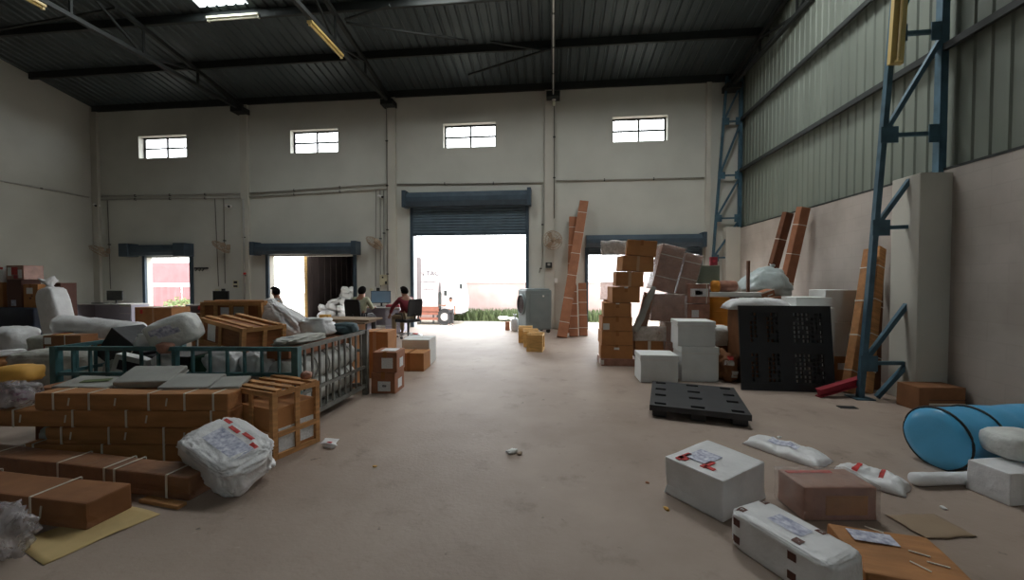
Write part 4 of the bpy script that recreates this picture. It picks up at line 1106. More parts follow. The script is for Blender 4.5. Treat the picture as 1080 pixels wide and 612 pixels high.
# rolls seen through the side
def roll(label, a, c, r, m, straps=6, name='fabric_roll', cat='roll', group=None, cap=None, strapm='strap', lump=.012, seg=28):
    a, c = Vector(a), Vector(c); d = c - a; L = d.length
    t = thing(name, label, cat, a, 0, group); q = d.to_track_quat('Z', 'Y').to_matrix().to_4x4()
    b = B(); nz = 40; prof = [(r * .2, -.01), (r * .7, -.005), (r * .95, .01)] + [(r, .03 + (L - .06) * k / nz) for k in range(nz + 1)] + [(r * .95, L - .01), (r * .7, L + .005), (r * .2, L + .01)]
    b.lathe([(0, -.012)] + prof + [(0, L + .012)], seg)
    for v in b.bm.verts:
        rad = math.hypot(v.co.x, v.co.y)
        if rad > 1e-4:
            f = 1 + lump / r * N(v.co, 5, L) + lump / r * .6 * N(v.co, 14, L)
            v.co.x *= f; v.co.y *= f
    for v in b.bm.verts: v.co = q @ v.co
    make('roll_body', b, M[m], t, True)
    for k in range(straps):
        z = L * (k + .7) / (straps + .4); s = B()
        s.tube([q @ Vector(((r + .006) * math.cos(2 * PI * i / 24), (r + .006) * math.sin(2 * PI * i / 24), z)) for i in range(24)], .009, 6, True); make('tie', s, M[strapm], t, True)
    return t
roll('upper long white roll lying along the grey side of the cage', (-2.72, 3.72, .55), (-2.68, 4.92, .55), .15, 'whitesack', 5, group='white rolls in the cage', strapm='greypad')
roll('lower long white roll lying along the grey side of the cage', (-2.72, 3.74, .285), (-2.68, 4.9, .285), .15, 'whitesack', 5, group='white rolls in the cage', strapm='greypad')
carton('long reddish carton on the white rolls inside the cage', -2.72, 4.25, .715, .24, 1.1, .11, -1, 'cardred', None, straps=(('y', -.3), ('y', .3)))
sack('crumpled grey film sheet spread over the cage load by its grey side', -2.76, 4.12, .828, .72, .30, .07, 92, 'greysack', 59, .7, .25, name='film_sheet', cat='plastic film', sub=4)
carton('red printed flat box by the far end of the cage side', -2.66, 4.86, .83, .26, .14, .06, 20, 'redprint', None, labels=(('t', 0, 0, .16, .07, 'white'),), name='printed_box', cat='box')
carton('big brown carton buried in the middle of the cage load', -3.3, 4.32, .14, .74, .62, .60, 0, 'card3')
carton('brown carton buried behind the pile in the cage', -4.1, 4.86, .14, .5, .26, .83, 0, 'card3')
carton('black film wrapped block behind the teal bars', -4.12, 4.05, .14, .62, .5, .56, 0, 'blackfilm', None, name='wrapped_block', cat='block')
sack('pale beige sack behind the left end of the teal bars', -4.66, 3.92, .14, .36, .36, .52, 0, 'greysack', 21, .6, .08, group='sacks inside the cage')
carton('white carton with a large printed mark behind the teal bars', -4.42, 3.72, .46, .30, .12, .26, 14, 'whitefoam', None, labels=(('f', 0, .1, .2, .1, 'ink'),), ry=16, name='printed_carton')
sack('grey white packet hanging behind the teal bars left of the middle post', -4.0, 3.70, .50, .20, .12, .24, 0, 'whiteplastic', 24, .7, .12, group='sacks inside the cage', sub=3)
sack('dark green cloth bag behind the middle of the teal bars', -3.62, 3.82, .42, .30, .2, .30, 0, 'green', 25, .6, .1, name='cloth_bag', cat='bag', sub=3)
for k, (x, y, z, s, rz, lb) in enumerate(((-3.34, 3.74, .50, .34, 10, 'crumpled white sack behind the teal bars, left of the two upper sacks'), (-3.02, 3.79, .50, .34, -20, 'crumpled white sack behind the teal bars, right of the two upper sacks'),
                          (-3.3, 3.74, .2, .38, 30, 'crumpled white sack low behind the teal bars, left one'), (-2.96, 3.82, .2, .36, 5, 'crumpled white sack low behind the teal bars, right one'))):
    sack(lb, x, y, z, s, .2, .29, rz, 'whiteplastic', 31 + k, .7, .3, group='white sacks behind the teal bars', sub=4)
small_box('white_carton', 'small white box behind the teal bars beside the grey pads', 'box', -3.86, .56, .2, .14, .14, 'white', (), 3.70)
t = carton('black film wrapped box standing on its corner on the teal rail', -4.74, 3.98, .57, .46, .34, .36, 0, 'blackfilm', None, straps=(.12,), ry=35, name='wrapped_box', cat='box')
sack('white woven sack with blue print resting on the cage rail', -3.85, 3.78, .77, .44, .32, .30, 22, 'whitesack', 41, .5, .06, prints=(('f', -.1, .2, .2, .06, 'bluegreyprint'), ('f', .02, .06, .2, .05, 'bluegreyprint'), ('t', -.1, -.1, .2, .05, 'bluegreyprint')), ry=-20, rx=8, ground=.78)
sack('crumpled white plastic bag beside the black box on the cage', -4.10, 3.66, .80, .22, .18, .17, 0, 'whiteplastic', 44, .8, .3, name='plastic_bag', cat='bag', sub=3)
sack('small pale packet hanging over the teal rail under the blue printed sack', -3.80, 3.55, .78, .15, .12, .11, 0, 'cardwrap', 47, .7, .15, name='packet', cat='packet', sub=3)
crate('slatted wooden crate with a white label tilted on the cage load', -3.505, 4.17, .755, .82, .48, .29, -21, ry=6, top_slats=3, mids_x=1, mids_y=1, inner='ply', labels=(('f', -.26, .02, .15, .19, 'white'),), group='slatted crates on the cage')
crate('slatted wooden crate lying behind the tilted crate on the cage', -4.15, 4.92, .98, .86, .34, .24, 0, top_slats=2, mids_x=3, mids_y=0, inner='ply', labels=(('f', -.12, 0, .12, .1, 'whiteprint'), ('f', .12, .0, .14, .12, 'greypad')), group='slatted crates on the cage')
sack('big white plastic sack with a pointed top on the far side of the cage', -3.40, 4.86, .735, .98, .46, .50, -8, 'whiteplastic', 51, .6, .15, sub=5, apex=(-.34, .74), fold=2.6)
sack('small grey woven sack beside the big pointed sack', -2.84, 4.56, .83, .36, .3, .22, 0, 'whiteplastic', 53, .7, .2, sub=4)
carton('flat brown board lying behind the teal cloth at the end of the cage', -2.95, 5.52, .925, .85, .4, .03, -4, 'brownfelt', None, name='cardboard_sheet', cat='board', group='flat boards behind the cage')
carton('flat dull board lying under the brown board at the end of the cage', -3.0, 5.46, .89, .8, .42, .03, 3, 'brownfelt', None, name='cardboard_sheet', cat='board', group='flat boards behind the cage')
carton('brown carton carrying the flat boards behind the cage', -3.05, 5.42, 0, .6, .4, .88, 0, 'card')
sack('slate teal cloth bundle at the far end of the cage', -2.62, 4.80, .82, .30, .26, .15, 10, 'teal', 57, .7, .16, name='cloth_bundle', cat='cloth', sub=4)
small_box('bright_packet', 'small yellow packet on the flat boards behind the cage', 'packet', -3.25, .985, .14, .05, .08, 'yellowfoam', (), 5.45)

# ------------------------------------------------------------------ cartons right of the cage
carton('upper of the two brown cartons with white labels beside the cage', -2.22, 5.22, .285, .33, .36, .27, 4, 'cardred', 'y', (('f', .1, -.05, .15, .14, 'whiteprint'), ('r', 0, -.1, .14, .12, 'whiteprint'), ('t', .05, 0, .2, .2, 'whiteprint')), group='labelled cartons beside the cage')
carton('lower of the two brown cartons with white labels beside the cage', -2.24, 5.22, 0, .33, .36, .28, 2, 'cardred', 'y', (('f', .05, -.15, .17, .13, 'whiteprint'), ('f', .06, -.13, .05, .03, 'ink'), ('r', 0, -.1, .14, .12, 'whiteprint')), group='labelled cartons beside the cage')
carton('tall brown carton behind the two labelled cartons by the cage', -2.72, 6.02, 0, .42, .4, .72, 3, 'card2', 'v', tapem='cleartape')
carton('low brown carton in front of the white box near the cage', -2.38, 6.55, 0, .52, .4, .30, 2, 'card2', 'v', tapem='tape')
carton('white carton standing right of the low brown carton', -2.42, 7.02, 0, .50, .46, .46, 3, 'whitefoam', 'x', tapem='white', name='white_box', cat='box')
sack('pink and white plastic bag on the floor under the maroon man', -3.45, 9.75, 0, .34, .2, .16, 0, 'whiteplastic', 61, .7, .15, prints=(('t', 0, 0, .14, .12, 'redprint'),), name='plastic_bag', cat='bag', sub=3)

# ------------------------------------------------------------------ far left pile
bb = body_box(2.3, .8, .92, .03, .02, 4); tag(make('covered_bench', bb, M['navy'], None, True), 'navy tarpaulin covered bench carrying boxes at the left edge', 'bench', None, (-12.1, 7.75, 0), 0)
GB = 'boxes on the navy bench'
carton('pale tan carton with a yellow strip at the left edge of the navy bench', -12.05, 7.62, .92, .42, .34, .54, 0, 'card', 'x', (('f', -.1, .1, .16, .05, 'yellowfoam'), ('f', 0, -.25, .14, .1, 'ink')), group=GB)
carton('dark brown carton with a grey label in the middle of the navy bench', -11.56, 7.62, .92, .36, .34, .60, 0, 'brownprint', None, (('f', -.05, -.34, .12, .13, 'bluegreyprint'),), group=GB)
carton('orange brown carton with dark spots right on the navy bench', -11.13, 7.60, .92, .36, .34, .50, 0, 'card2', 'y', (('f', -.05, .22, .15, .13, 'white'), ('f', .0, -.1, .05, .04, 'brownprint'), ('f', .1, .0, .04, .03, 'brownprint')), group=GB)
carton('white carton with a red lid, upper left on the navy bench', -12.02, 7.6, 1.46, .44, .34, .33, 2, 'whiteprint', None, (('f', 0, .42, .42, .05, 'redprint'), ('f', -.2, -.1, .08, .14, 'red')), group=GB)
carton('red and white patterned carton on the dark brown carton', -11.50, 7.6, 1.52, .46, .34, .31, -2, 'cardwrap', None, (('f', .0, .1, .16, .16, 'redprint'), ('f', -.28, .05, .1, .18, 'white'), ('f', .3, -.1, .1, .18, 'whiteprint'), ('f', .1, -.32, .14, .08, 'red')), group=GB)
carton('dark red carton standing behind the orange brown carton', -10.80, 7.8, .0, .2, .3, 1.45, 0, 'brownprint', None, group=GB)
sack('white wrapped sack standing upright with a knotted top left of the desks', -9.78, 7.05, .0, .46, .34, 1.38, 0, 'whiteplastic', 71, .42, .04, neck=(0, 0, 1.34, .13, .22, (0, 0, 0)), ry=-13, fold=2)
carton('long pallet of brown cartons under the long white bundle', -7.75, 6.15, 0, 1.7, .5, .46, 2, 'card3', 'x')
roll('long white plastic bundle lying across the brown cartons', (-8.52, 6.08, .74), (-6.92, 6.02, .62), .17, 'whiteplastic', 0, 'plastic_bundle', 'bundle', lump=.018)
carton('brown taped package with a white tag in front of the long white bundle', -7.42, 5.42, .50, .58, .26, .17, 6, 'card3', None, (('l', 0, 0, .12, .1, 'white'), ('t', -.2, 0, .05, .24, 'yellowfoam'), ('f', -.36, 0, .1, .1, 'white')), (.05,), name='taped_package', cat='package')
carton('pale green white board leaning by the black box on the cage', -6.15, 5.1, .47, .40, .16, .14, 8, 'whitefoam', None, ry=-18, name='foam_piece', cat='foam')
GS = 'white sacks piled at the left'
sack('white sack at the left edge with a plump round end', -8.95, 5.75, .34, .62, .5, .40, 0, 'whiteplastic', 81, .7, .07, group=GS)
sack('white sack with a maroon band lying right of the plump sack', -8.10, 5.78, .32, .84, .5, .30, 0, 'greysack', 82, .6, .06, group=GS, bands=(.05,))
sack('white sack with a maroon band lowest at the left edge', -8.70, 5.60, .0, 1.0, .5, .36, 4, 'greysack', 83, .6, .06, group=GS, bands=(-.15, .2))
sack('large grey sack lying between the brown rolls and the cage', -7.05, 5.12, .0, 1.5, .6, .50, 4, 'greysack', 84, .55, .05, group=GS, sub=5)
sack('large grey sack lying behind the cage corner', -5.75, 5.2, .0, 1.1, .5, .48, 6, 'greysack', 85, .55, .05, group=GS)
roll('upper brown paper roll at the left edge', (-8.02, 5.36, .30), (-8.1, 3.2, .30), .095, 'bundle', 0, 'paper_roll', 'roll', 'brown paper rolls')
roll('lower brown paper roll at the left edge', (-7.9, 5.30, .098), (-7.98, 3.2, .098), .098, 'bundle', 0, 'paper_roll', 'roll', 'brown paper rolls')
roll('brown paper roll hidden behind the two at the left edge', (-8.12, 5.30, .098), (-8.2, 3.2, .098), .098, 'bundle', 0, 'paper_roll', 'roll', 'brown paper rolls')
sack('small white plastic scrap on the upper brown roll', -7.98, 5.05, .39, .34, .16, .10, 70, 'whiteplastic', 87, .8, .25, name='plastic_scrap', cat='plastic', sub=3)
carton('large brown carton with a taped seam in front of the narrow doorway', -10.33, 9.6, 0, 1.05, .55, .80, 0, 'card', 'v', (('f', -.32, .36, .08, .1, 'redprint'),), tapem='cleartape')
carton('dark carton stack carrying the orange red cloth behind the cage', -5.95, 6.6, 0, .8, .4, .92, 0, 'card3', 'x')
sack('orange red cloth bundle on the dark carton behind the cage', -5.95, 6.58, .92, .66, .3, .2, 6, 'redprint', 91, .7, .14, name='cloth_bundle', cat='cloth')

# ------------------------------------------------------------------ carton pile in front of the right doorway
GA = 'plain cartons in the leaning stack'
def A(label, x0, x1, z0, z1, y=7.1, d=.46, rz=0, m='card2', tape='y', labels=(), ry=0, film=None, **k):
    return carton(label, (x0 + x1) / 2, y + d / 2, z0, x1 - x0, d, z1 - z0, rz, m, tape, labels, ry=ry, film=film, **k)
A('film wrapped flat carton at the foot of the leaning carton stack', .84, 1.48, 0, .13, rz=2, m='cardwrap', tape=None, group=GA, labels=(('l', -.2, 0, .1, .08, 'white'), ('f', -.46, 0, .05, .08, 'white')))
A('plain brown carton second from the floor in the leaning stack', .85, 1.40, .13, .365, rz=-2, group=GA, labels=(('f', .0, .25, .09, .04, 'white'),))
A('plain brown carton third from the floor in the leaning stack', .85, 1.39, .37, .615, rz=2, group=GA)
A('brown carton with a white square label halfway down the leaning stack', .86, 1.38, .62, .865, rz=1, group=GA, labels=(('f', -.36, -.2, .11, .11, 'white'),))
A('plain brown carton just above the one with the white square label', .90, 1.38, .87, 1.11, rz=-3, group=GA, labels=(('f', 0, .44, .06, .02, 'white'),))
A('brown carton fourth from the top of the leaning stack', 1.02, 1.50, 1.115, 1.39, rz=3, group=GA, labels=(('f', .0, .45, .06, .02, 'white'),))
A('brown carton with a pale tape seam third from the top of the leaning stack', 1.10, 1.58, 1.395, 1.655, rz=-3, tape='v', tapem='cleartape', group=GA, ry=2)
A('brown carton with pale tape second from the top of the leaning stack', 1.18, 1.72, 1.66, 1.925, rz=4, tape='v', tapem='cleartape', group=GA, ry=3)
A('topmost brown carton of the leaning stack', 1.30, 1.80, 1.93, 2.20, rz=-8, group=GA, ry=5)
t = thing('bubble_film_sheet', 'tall crumpled clear film behind the top of the leaning carton stack', 'plastic film', (1.13, 7.66, 1.15))
bb = B(); bb.box(0, 0, .55, .46, .10, 1.10); bmesh.ops.subdivide_edges(bb.bm, edges=list(bb.bm.edges), cuts=13, use_grid_fill=True)
for v in bb.bm.verts: v.co += Vector((.03 * N(v.co, 7, 1), .05 * N(v.co, 8, 2), .03 * N(v.co, 7, 3)))
make('film', bb, MILKY, t, True)
A('tall plain carton behind the leaning stack', .98, 1.4, 0, 1.14, y=7.58, d=.3, m='card3', group=None)
GW = 'film wrapped bundles in the carton pile'
A('film wrapped bundle tilted at the top of the pile, taller of the two', 1.74, 2.14, 1.31, 2.13, y=7.3, d=.4, m='cardwrap', tape=None, film=FILM, group=GW, ry=14, labels=(('f', 0, .28, .38, .012, 'strap'), ('f', 0, -.2, .38, .012, 'strap')), straps=(('y', 0),))
A('film wrapped bundle tilted at the top of the pile, shorter right one', 2.17, 2.46, 1.24, 1.98, y=7.32, d=.4, m='cardwrap', tape=None, film=FILM, group=GW, ry=14, labels=(('f', 0, .3, .28, .012, 'strap'), ('f', 0, -.1, .28, .012, 'strap')))
A('wide film wrapped carton under the two tilted bundles', 1.74, 2.32, .78, 1.26, y=7.28, d=.42, m='cardwrap', tape='x', tapem='cleartape', film=FILM, group=GW)
A('film wrapped carton with a large white label in the pile', 2.36, 2.74, 1.10, 1.44, y=7.28, d=.4, m='cardwrap', tape=None, film=None, group=GW, labels=(('f', .02, .05, .3, .14, 'whiteprint'), ('f', -.06, .05, .08, .08, 'ink'), ('f', .09, .04, .06, .06, 'ink')), straps=(.13,))
A('film wrapped carton with a small white label in the pile', 2.36, 2.74, .74, 1.09, y=7.28, d=.4, m='cardwrap', tape=None, film=None, group=GW, labels=(('f', -.15, .0, .12, .13, 'whiteprint'),), straps=(('y', 0),))
A('grey green carton on top of the labelled film wrapped cartons', 2.40, 2.95, 1.45, 1.77, y=7.4, d=.4, m='greygreen', tape='x', tapem='cleartape')
A('wide brown carton under the labelled film wrapped cartons', 2.32, 2.80, 0, .73, y=7.2, d=.5, m='card3', group=None)
A('upright film wrapped carton behind the white foam boxes', 1.97, 2.30, .20, .77, y=7.22, d=.4, m='cardwrap', tape=None, film=FILM, group=GW, straps=(('y', .0),))
A('brown carton behind the clear plastic sheet in the pile', 1.46, 1.95, .20, .66, y=7.24, d=.4, m='card', tape='v', tapem='strap')
A('flat brown carton on the floor behind the white foam boxes', 1.50, 2.30, 0, .19, y=7.18, d=.5, m='card3')
t = thing('cloudy_plastic_sheet', 'cloudy clear plastic sheet hanging in front of a brown carton in the pile', 'plastic film', (1.68, 7.16, .44))
bb = B(); bb.box(0, 0, .13, .58, .012, .26); bmesh.ops.subdivide_edges(bb.bm, edges=list(bb.bm.edges), cuts=6, use_grid_fill=True)
for v in bb.bm.verts: v.co.y += .02 * N(v.co, 6, 1)
make('film', bb, MILKY, t, True)
t = carton('reddish board bundle leaning in the gap beside the leaning stack', 1.58, 7.30, .67, .17, .1, .62, 0, 'cardred', None, straps=(('y', 0),), ry=12, name='leaning_bundle', cat='bundle', film=FILM)
roll('grey roll of plastic film leaning against the leaning stack', (1.44, 7.16, .62), (1.78, 7.26, 1.38), .055, MILKY and 'greypad', 0, 'film_roll', 'roll', lump=.02)
GF = 'white foam boxes before the carton pile'
def foam(label, x0, x1, y0, y1, z0, z1, rz=0):
    t = thing('foam_box', label, 'box', ((x0 + x1) / 2, (y0 + y1) / 2, z0), rz, GF); lx, ly, h = x1 - x0, y1 - y0, z1 - z0
    make('tub', body_box(lx - .012, ly - .012, h * .80, .012, .003, 3), M['whitefoam'], t)
    l = body_box(lx, ly, h * .19, .014, .003, 4); make('lid', l, M['whitefoam'], t).location = (0, 0, h * .81)
    make('tape', B().box(0, -ly / 2 - .001, h * .81, lx, .003, .03), M['white'], t)
foam('white foam box standing alone on the left before the carton pile', 1.28, 1.83, 5.98, 6.42, 0, .41)
foam('white foam box carrying another one before the carton pile', 1.90, 2.44, 6.10, 6.55, 0, .52)
foam('white foam box stacked on another before the carton pile', 1.86, 2.40, 6.12, 6.56, .522, .90, -3)

# ------------------------------------------------------------------ pile between the cartons and the right wall
carton('dark carton under the amber drum', 2.98, 7.55, 0, .38, .42, .70, 0, 'card3')
t = thing('amber_drum', 'amber fibre drum under the white tray beside the carton pile', 'drum', (2.96, 7.50, .70))
make('shell', B().lathe([(0, 0), (.18, 0), (.19, .02), (.185, .25), (.19, .48), (.18, .50), (0, .50)], 28), M['amber'], t, True)
for z in (.02, .25, .47): make('hoop', B().tube([(.19 * math.cos(2 * PI * k / 28), .19 * math.sin(2 * PI * k / 28), z) for k in range(28)], .009, 6, True), M['amber'], t, True)
carton('white foam tray lying across the amber drum', 3.15, 7.45, 1.215, .92, .3, .08, 0, 'whitefoam', None, name='foam_tray', cat='tray')
carton('brown carton stack under the poly tarpaulin by the wall', 3.80, 8.16, 0, 1.0, .7, 1.20, 0, 'card3')
carton('dark board lying on brown cartons behind the white pillow bag', 3.75, 7.45, 1.17, 1.2, .3, .035, 0, 'darkcard', None, name='dark_board', cat='board')
carton('brown cartons carrying the dark board', 3.72, 7.45, 0, 1.0, .34, 1.165, 0, 'card3')
sack('pale bluish poly tarpaulin heaped by the block wall', 4.05, 8.2, 1.205, 1.05, .6, .54, 0, 'tarp', 101, .75, .22, apex=(.12, .5), neck=(.16, 0, .50, .05, .1, (0, 15, 0)), name='tarpaulin', cat='tarpaulin', fold=3)
t = thing('steel_rod', 'upright rusty rod standing on the dark board', 'rod', (3.42, 7.4, 1.206)); make('shaft', B().bar((0, 0, 0), (.0, 0, .64), .045), M['darkcard'], t); make('rod_foot', B().box(0, 0, .01, .12, .1, .02), M['steel'], t)
carton('small open carton with white edges on the dark board', 3.72, 7.42, 1.206, .26, .2, .12, 12, 'cardred', None, (('f', 0, .42, .26, .02, 'white'), ('f', .1, -.2, .1, .02, 'white')), ry=-18)
roll('brown film roll on the white tray by the wall', (2.92, 7.42, 1.40), (3.25, 7.50, 1.40), .10, 'cardwrap', 0, 'film_roll', 'roll', lump=.01)
sack('small amber plastic bag on the white tray', 2.86, 7.38, 1.297, .16, .14, .2, 0, 'amber', 103, .7, .15, name='plastic_bag', cat='bag', sub=3)
carton('brown cartons directly behind the upright black pallet', 3.01, 6.32, 0, .54, .5, 1.06, 0, 'card3', 'y', tapem='white')
carton('pale foam block behind the right half of the upright black pallet', 3.64, 6.30, 0, .66, .5, 1.12, 0, 'whitefoam', 'y', tapem='white', name='foam_block', cat='foam')
pouch('long white pillow bag lying on the cartons behind the black pallet', 3.06, 6.36, 1.065, .92, .36, .16, -2, 'whiteplastic', 7, name='pillow_bag', cat='bag', wr=.4)
carton('flat white box on the pale block behind the black pallet', 3.80, 6.42, 1.125, .50, .4, .13, 0, 'whitefoam', None, name='white_box', cat='box')
GT = 'tall white foam pieces by the wall'
carton('upper tall white foam piece right of the black pallet', 4.30, 6.62, .88, .46, .4, .48, 0, 'whitefoam', None, group=GT, name='foam_block', cat='foam')
carton('lower tall white foam piece right of the black pallet', 4.27, 6.62, .36, .44, .4, .515, 0, 'whitefoam', None, group=GT, name='foam_block', cat='foam')
carton('brown carton under the tall white foam pieces', 4.28, 6.62, 0, .46, .42, .355, 0, 'card', 'x', (('f', .1, .1, .14, .1, 'white'),))
sack('white sack wedged between the foam boxes and the black pallet', 2.66, 6.72, .46, .46, .36, .32, 0, 'whitesack', 105, .65, .07)
carton('dark carton under the wedged white sack', 2.66, 6.85, 0, .34, .4, .455, 0, 'darkcard')
sack('crumpled brown paper heap beside the black pallet', 2.60, 6.30, 0, .30, .42, .42, 0, 'card3', 107, .8, .35, prints=(('f', -.1, .2, .12, .08, 'white'), ('f', .2, -.2, .1, .1, 'white'), ('f', .0, .35, .08, .06, 'redprint')), name='paper_heap', cat='paper', fold=4)
def upright_pallet():
    t = thing('plastic_pallet', 'black plastic pallet standing upright on its edge by the right wall', 'pallet', (3.17, 5.70, 0), -1, 'black plastic pallets', rx=-7)
    W, H, q = 1.18, 1.16, .0
    def zone(x0, x1, z0, z1, nx, nz, bar):
        xs, zs = [x0], [z0]
        for k in range(nx): a = x0 + (x1 - x0) * k / nx; xs += [a + bar, x0 + (x1 - x0) * (k + 1) / nx]
        for k in range(nz): a = z0 + (z1 - z0) * k / nz; zs += [a + bar, z0 + (z1 - z0) * (k + 1) / nz]
        holes = {(i, j) for i in range(1, len(xs) - 1, 2) for j in range(1, len(zs) - 1, 2)}
        return xs, zs, holes
    # deck: solid frame with four perforated fields
    frame = B(); f = lambda x, z, y: (x, y, z)
    xs = [-.59, -.47, -.09, .09, .47, .59]; zs = [0, .10, .50, .64, 1.06, 1.16]
    frame.slab(xs, zs, {(1, 1), (3, 1), (1, 3), (3, 3)}, 0, .03, f); make('deck_frame', frame, M['blackplastic'], t)
    for (x0, x1) in ((-.47, -.09), (.09, .47)):
        for (z0, z1) in ((.10, .50), (.64, 1.06)):
            g_ = B(); a, c, h = zone(x0, x1, z0, z1, 7, 7, .02)
            solid = {(i, j) for (i, j) in h if ((i // 2) + (j // 2) * 3) % 7 == 1 or (x0 < 0 and i // 2 in (2, 3))}
            g_.slab(a, c, h - solid, .004, .026, f); make('perforated_panel', g_, M['blackplastic'], t)
    for x in (-.47, 0, .47):
        for z in (.10, .57, 1.05): make('foot_block', B().box(x, .085, z, .13, .11, .13, bev=.01), M['blackplastic'], t)
    for x in (-.47, 0, .47): make('runner', B().box(x, .15, .575, .11, .02, 1.1), M['blackplastic'], t)
upright_pallet()
def lying_pallet():
    t = thing('plastic_pallet', 'charcoal plastic pallet lying flat on the bare floor', 'pallet', (1.68, 4.89, 0), -15, 'black plastic pallets')
    X, Y = .49, .56
    xs = [-X, -X + .05, -X + .17, -.07, .07, X - .17, X - .05, X]; ys = [-Y, -Y + .05, -Y + .13, -.16, -.08, .16 - .04, .16 + .04, Y - .13, Y - .05, Y]
    holes = {(i, j) for i in (1, 3, 5) for j in (1, 3, 5, 7)}
    make('deck', B().slab(xs, ys, holes, .105, .135, lambda x, y, z: (x, y, z)), M['greypallet'], t)
    make('rim', B().slab([-X, -X + .02, X - .02, X], [-Y, -Y + .02, Y - .02, Y], {(1, 1)}, .075, .106, lambda x, y, z: (x, y, z)), M['greypallet'], t)
    for x in (-X + .1, 0, X - .1):
        for y in (-Y + .09, 0, Y - .09):
            b = B(); b.box(x, y, .054, .15, .14, .104, bev=.02); make('foot', b, M['blackplastic'], t)
lying_pallet()
t = thing('red_beam', 'red steel beam end lying against the upright black pallet', 'beam', (3.40, 5.47, .05))
make('web', B().bar((0, 0, 0), (.56, .07, .16), .02, .09), M['red'], t)
for o in (-.045, .045): make('flange', B().bar((0, 0, o), (.56, .07, .16 + o), .09, .012), M['red'], t)
# boards and bundles leaning on the walls
def leaner(label, a, c, w, d, m='bundle', group=None, n=4, name='leaning_bundle', yaw=0, film=None):
    a, c = Vector(a), Vector(c); v = c - a; L = v.length
    t = thing(name, label, 'bundle', a, 0, group); t.rotation_mode = 'QUATERNION'
    z = v / L; x = Vector((math.cos(R(yaw)), math.sin(R(yaw)), 0)); y = z.cross(x).normalized(); x = y.cross(z)
    t.rotation_quaternion = Matrix((x, y, z)).transposed().to_quaternion(); t.rotation_mode = 'XYZ'
    b = body_box(w, d, L, .01, .006, L); make('body', b, M[m], t)
    for k in range(n):
        zz = L * (k + .6) / (n + .2); s = B(); e = .004
        s.box(0, -d / 2 - e / 2, zz, w + 2 * e, e, .014); s.box(0, d / 2 + e / 2, zz, w + 2 * e, e, .014)
        for sg in (-1, 1): s.box(sg * (w / 2 + e / 2), 0, zz, e, d, .014)
        make('strap', s, M['strap'], t)
    return t
GL = 'strapped bundles leaning beside the right doorway'
leaner('tallest strapped bundle leaning on the wall beside the right doorway', (.24, 10.5, 0), (.93, 12.2, 3.86), .26, .16, 'cardred', GL, 6)
leaner('second tall strapped bundle leaning behind the tallest one', (.50, 11.5, 0), (.62, 12.24, 3.42), .26, .14, 'cardred', GL, 6)
leaner('short strapped bundle leaning right of the tallest bundle, left of the pair', (.56, 10.72, 0), (.55, 11.28, 1.36), .23, .14, 'cardred', GL, 4)
leaner('short strapped bundle leaning right of the tallest bundle, right of the pair', (.83, 10.9, 0), (.82, 11.35, 1.42), .22, .14, 'cardred', GL, 4)
GR = 'strapped boards leaning on the block wall'
leaner('dull brown long board leaning on the block wall behind the tarpaulin', (4.20, 8.95, 0), (4.76, 8.66, 2.88), .20, .10, 'darkcard', GR, 3, yaw=20)
leaner('orange brown long bundle leaning on the block wall behind the tarpaulin', (4.44, 8.62, 0), (4.84, 8.30, 2.92), .22, .12, 'cardred', GR, 5, yaw=20)
leaner('strapped board bundle leaning behind the blue column, left one', (3.93, 5.72, 0), (4.52, 6.20, 1.93), .15, .10, 'bundle', GR, 4, yaw=25)
leaner('strapped board bundle leaning behind the blue column, right one', (4.16, 5.74, 0), (4.71, 6.30, 1.97), .15, .10, 'wood', GR, 4, yaw=25)
leaner('dark brown board leaning between the blue column and the pier', (4.38, 5.92, 0), (4.72, 6.36, 1.55), .20, .08, 'darkcard', GR, 2, yaw=25)
carton('brown carton with pale stripes at the foot of the concrete pier', 4.42, 5.13, 0, .52, .28, .28, 4, 'card3', None, (('f', .1, -.2, .4, .02, 'strap'), ('f', .1, -.02, .4, .008, 'brownprint')))

# ------------------------------------------------------------------ foreground right
t = carton('white plastic wrapped carton with red tape marks nearest the bare floor', 1.125, 2.875, 0, .53, .43, .265, 38, 'whiteplastic', None,
           (('t', -.30, .30, .15, .035, 'redprint'), ('t', -.36, .26, .05, .06, 'redprint'), ('t', -.26, -.08, .13, .035, 'redprint'), ('t', -.33, -.16, .035, .07, 'redprint'), ('t', -.10, .12, .2, .16, 'bluegreyprint')), name='wrapped_carton', warp=.014, bev=.012)
sack('white taped parcel with brown square marks in the right foreground', 1.245, 2.19, 0, .52, .28, .215, -61, 'whiteplastic', 111, .26, .035,
     prints=[('t', -.02, .0, .17, .11, 'bluegreyprint')] + [('t', u, v, .042, .042, 'brownprint') for u in (-.40, .17) for v in (-.33, .33)] + [('f', u, v, .042, .042, 'brownprint') for u in (-.40, .17) for v in (-.25, .2)]
     + [('t', u, v, .018, .014, 'greypad') for u in (-.40, .17) for v in (-.33, .33)], name='taped_parcel', cat='parcel', sub=5, fold=2.2)
carton('brown carton in clear stretch film right of the white wrapped carton', 1.78, 2.775, 0, .46, .25, .21, 6, 'cardwrap', None, (('t', -.12, .30, .3, .03, 'redprint'), ('f', .08, -.05, .26, .12, 'card2')), film=FILM, name='film_wrapped_carton', warp=.01)
t = carton('flat brown carton with a white address slip at the bottom edge', 1.76, 2.20, 0, .46, .42, .105, -12, 'bundle', None, (('t', -.12, .26, .20, .10, 'bluegreyprint'),), name='flat_carton', bev=.012, warp=.012)
for k, (u, v, rz) in enumerate(((-.02, .46, -30), (.22, .05, -20), (.1, -.22, -50), (.3, -.12, -15))):
    s = B(); s.box(u * .46, v * .42, .1075, .08, .008, .003, rz=rz); make('tape_mark', s, M['strap'], t)
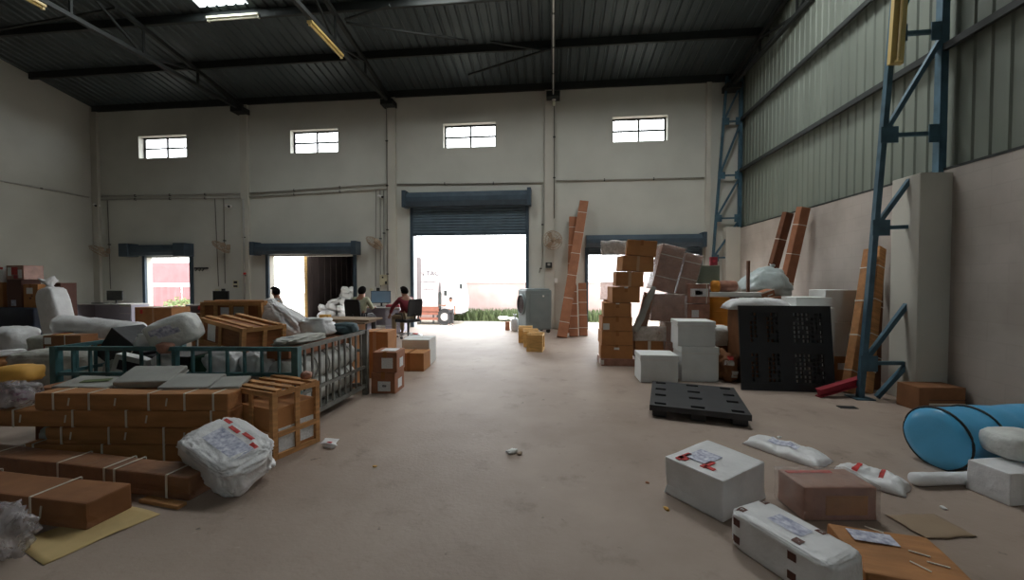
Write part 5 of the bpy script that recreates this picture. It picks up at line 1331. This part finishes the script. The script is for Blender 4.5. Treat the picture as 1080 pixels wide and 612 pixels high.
pouch('white mailing pouch with a blue grey label lying beyond the white carton', 2.02, 3.66, 0, .60, .29, .06, -52, 'whiteplastic', 3, wr=2.0, prints=((-.05, 0, .75, .8, 'bluegreyprint'),))
pouch('white mailing pouch with red stripes behind the film wrapped carton', 2.36, 3.20, 0, .42, .26, .065, -48, 'whiteplastic', 5, wr=1.8, prints=((-.35, .0, .16, 1.2, 'redprint'), (.3, .1, .12, 1.0, 'redprint')))
pouch('thin dull brown envelope lying flat on the floor at the right', 2.29, 2.64, 0, .32, .24, .012, 8, 'brownfelt', 9, name='envelope', cat='envelope', wr=.3)
t = roll('large bright blue plastic wrapped roll by the block wall', (3.04, 3.50, .235), (4.32, 3.76, .235), .235, 'bluefilm', 0, 'wrapped_roll', 'roll', lump=.010, seg=36)
d = Vector((1.28, .26, 0)).normalized(); q = d.to_track_quat('Z', 'Y').to_matrix().to_4x4()
for z in (.035, .34):
    s = B(); s.tube([q @ Vector((.241 * math.cos(2 * PI * i / 36), .241 * math.sin(2 * PI * i / 36), z)) for i in range(36)], .009, 6, True); make('black_band', s, M['blackplastic'], t, True)
roll('thin white paper tube on the floor before the blue roll', (2.62, 3.16, .048), (3.20, 3.24, .048), .046, 'whiteplastic', 0, 'paper_tube', 'tube', lump=.006)
carton('white carton at the right edge in front of the blue roll', 3.16, 3.08, 0, .34, .24, .22, 12, 'whiteplastic', None, (('f', .1, -.3, .1, .02, 'redprint'),), name='white_box', cat='box', warp=.01)
sack('plump white bag on the white carton at the right edge', 3.36, 3.22, .222, .36, .28, .19, 0, 'whitesack', 121, .6, .05)
GLI = 'litter on the floor'
def scrap(label, x, y, s, m, seed):
    o = make('litter_scrap', sack_mesh(s * 1.6, s, s * .5, .8, .35, seed, 3, 4), M[m], None, True); tag(o, label, 'litter', GLI, (x, y, 0), seed * 37)
scrap('crumpled white paper scrap in the middle of the bare floor', -.35, 3.41, .06, 'white', 1)
scrap('second paper scrap touching the one in the middle of the floor', -.28, 3.39, .035, 'brownfelt', 2)
scrap('yellow scrap on the floor left of the white wrapped carton', .745, 2.66, .025, 'yellowfoam', 3)
scrap('brown scrap on the floor beyond the left corner of the white wrapped carton', .70, 3.0, .02, 'cardred', 4)
scrap('small yellowish scrap on the floor right of the white plastic sack', -1.42, 3.04, .02, 'yellowfoam', 5)
scrap('tiny white scrap on the floor before the white mailing pouch', 2.15, 4.0, .03, 'white', 6)
scrap('white scrap on the floor between the envelope and the paper tube', 2.56, 2.86, .025, 'white', 7)
sheet('rubber_flap', 'dark flat scrap on the floor in front of the blue column', 'litter', ((3.36, 5.0), (3.56, 5.0), (3.58, 5.1), (3.38, 5.1)), 'blackplastic', seed=3)
sheet('white_sheet', 'thin white plastic scrap right of the open crate', 'plastic', ((-2.12, 3.42), (-1.98, 3.42), (-2.0, 3.54), (-2.14, 3.54)), 'whiteplastic', seed=5)
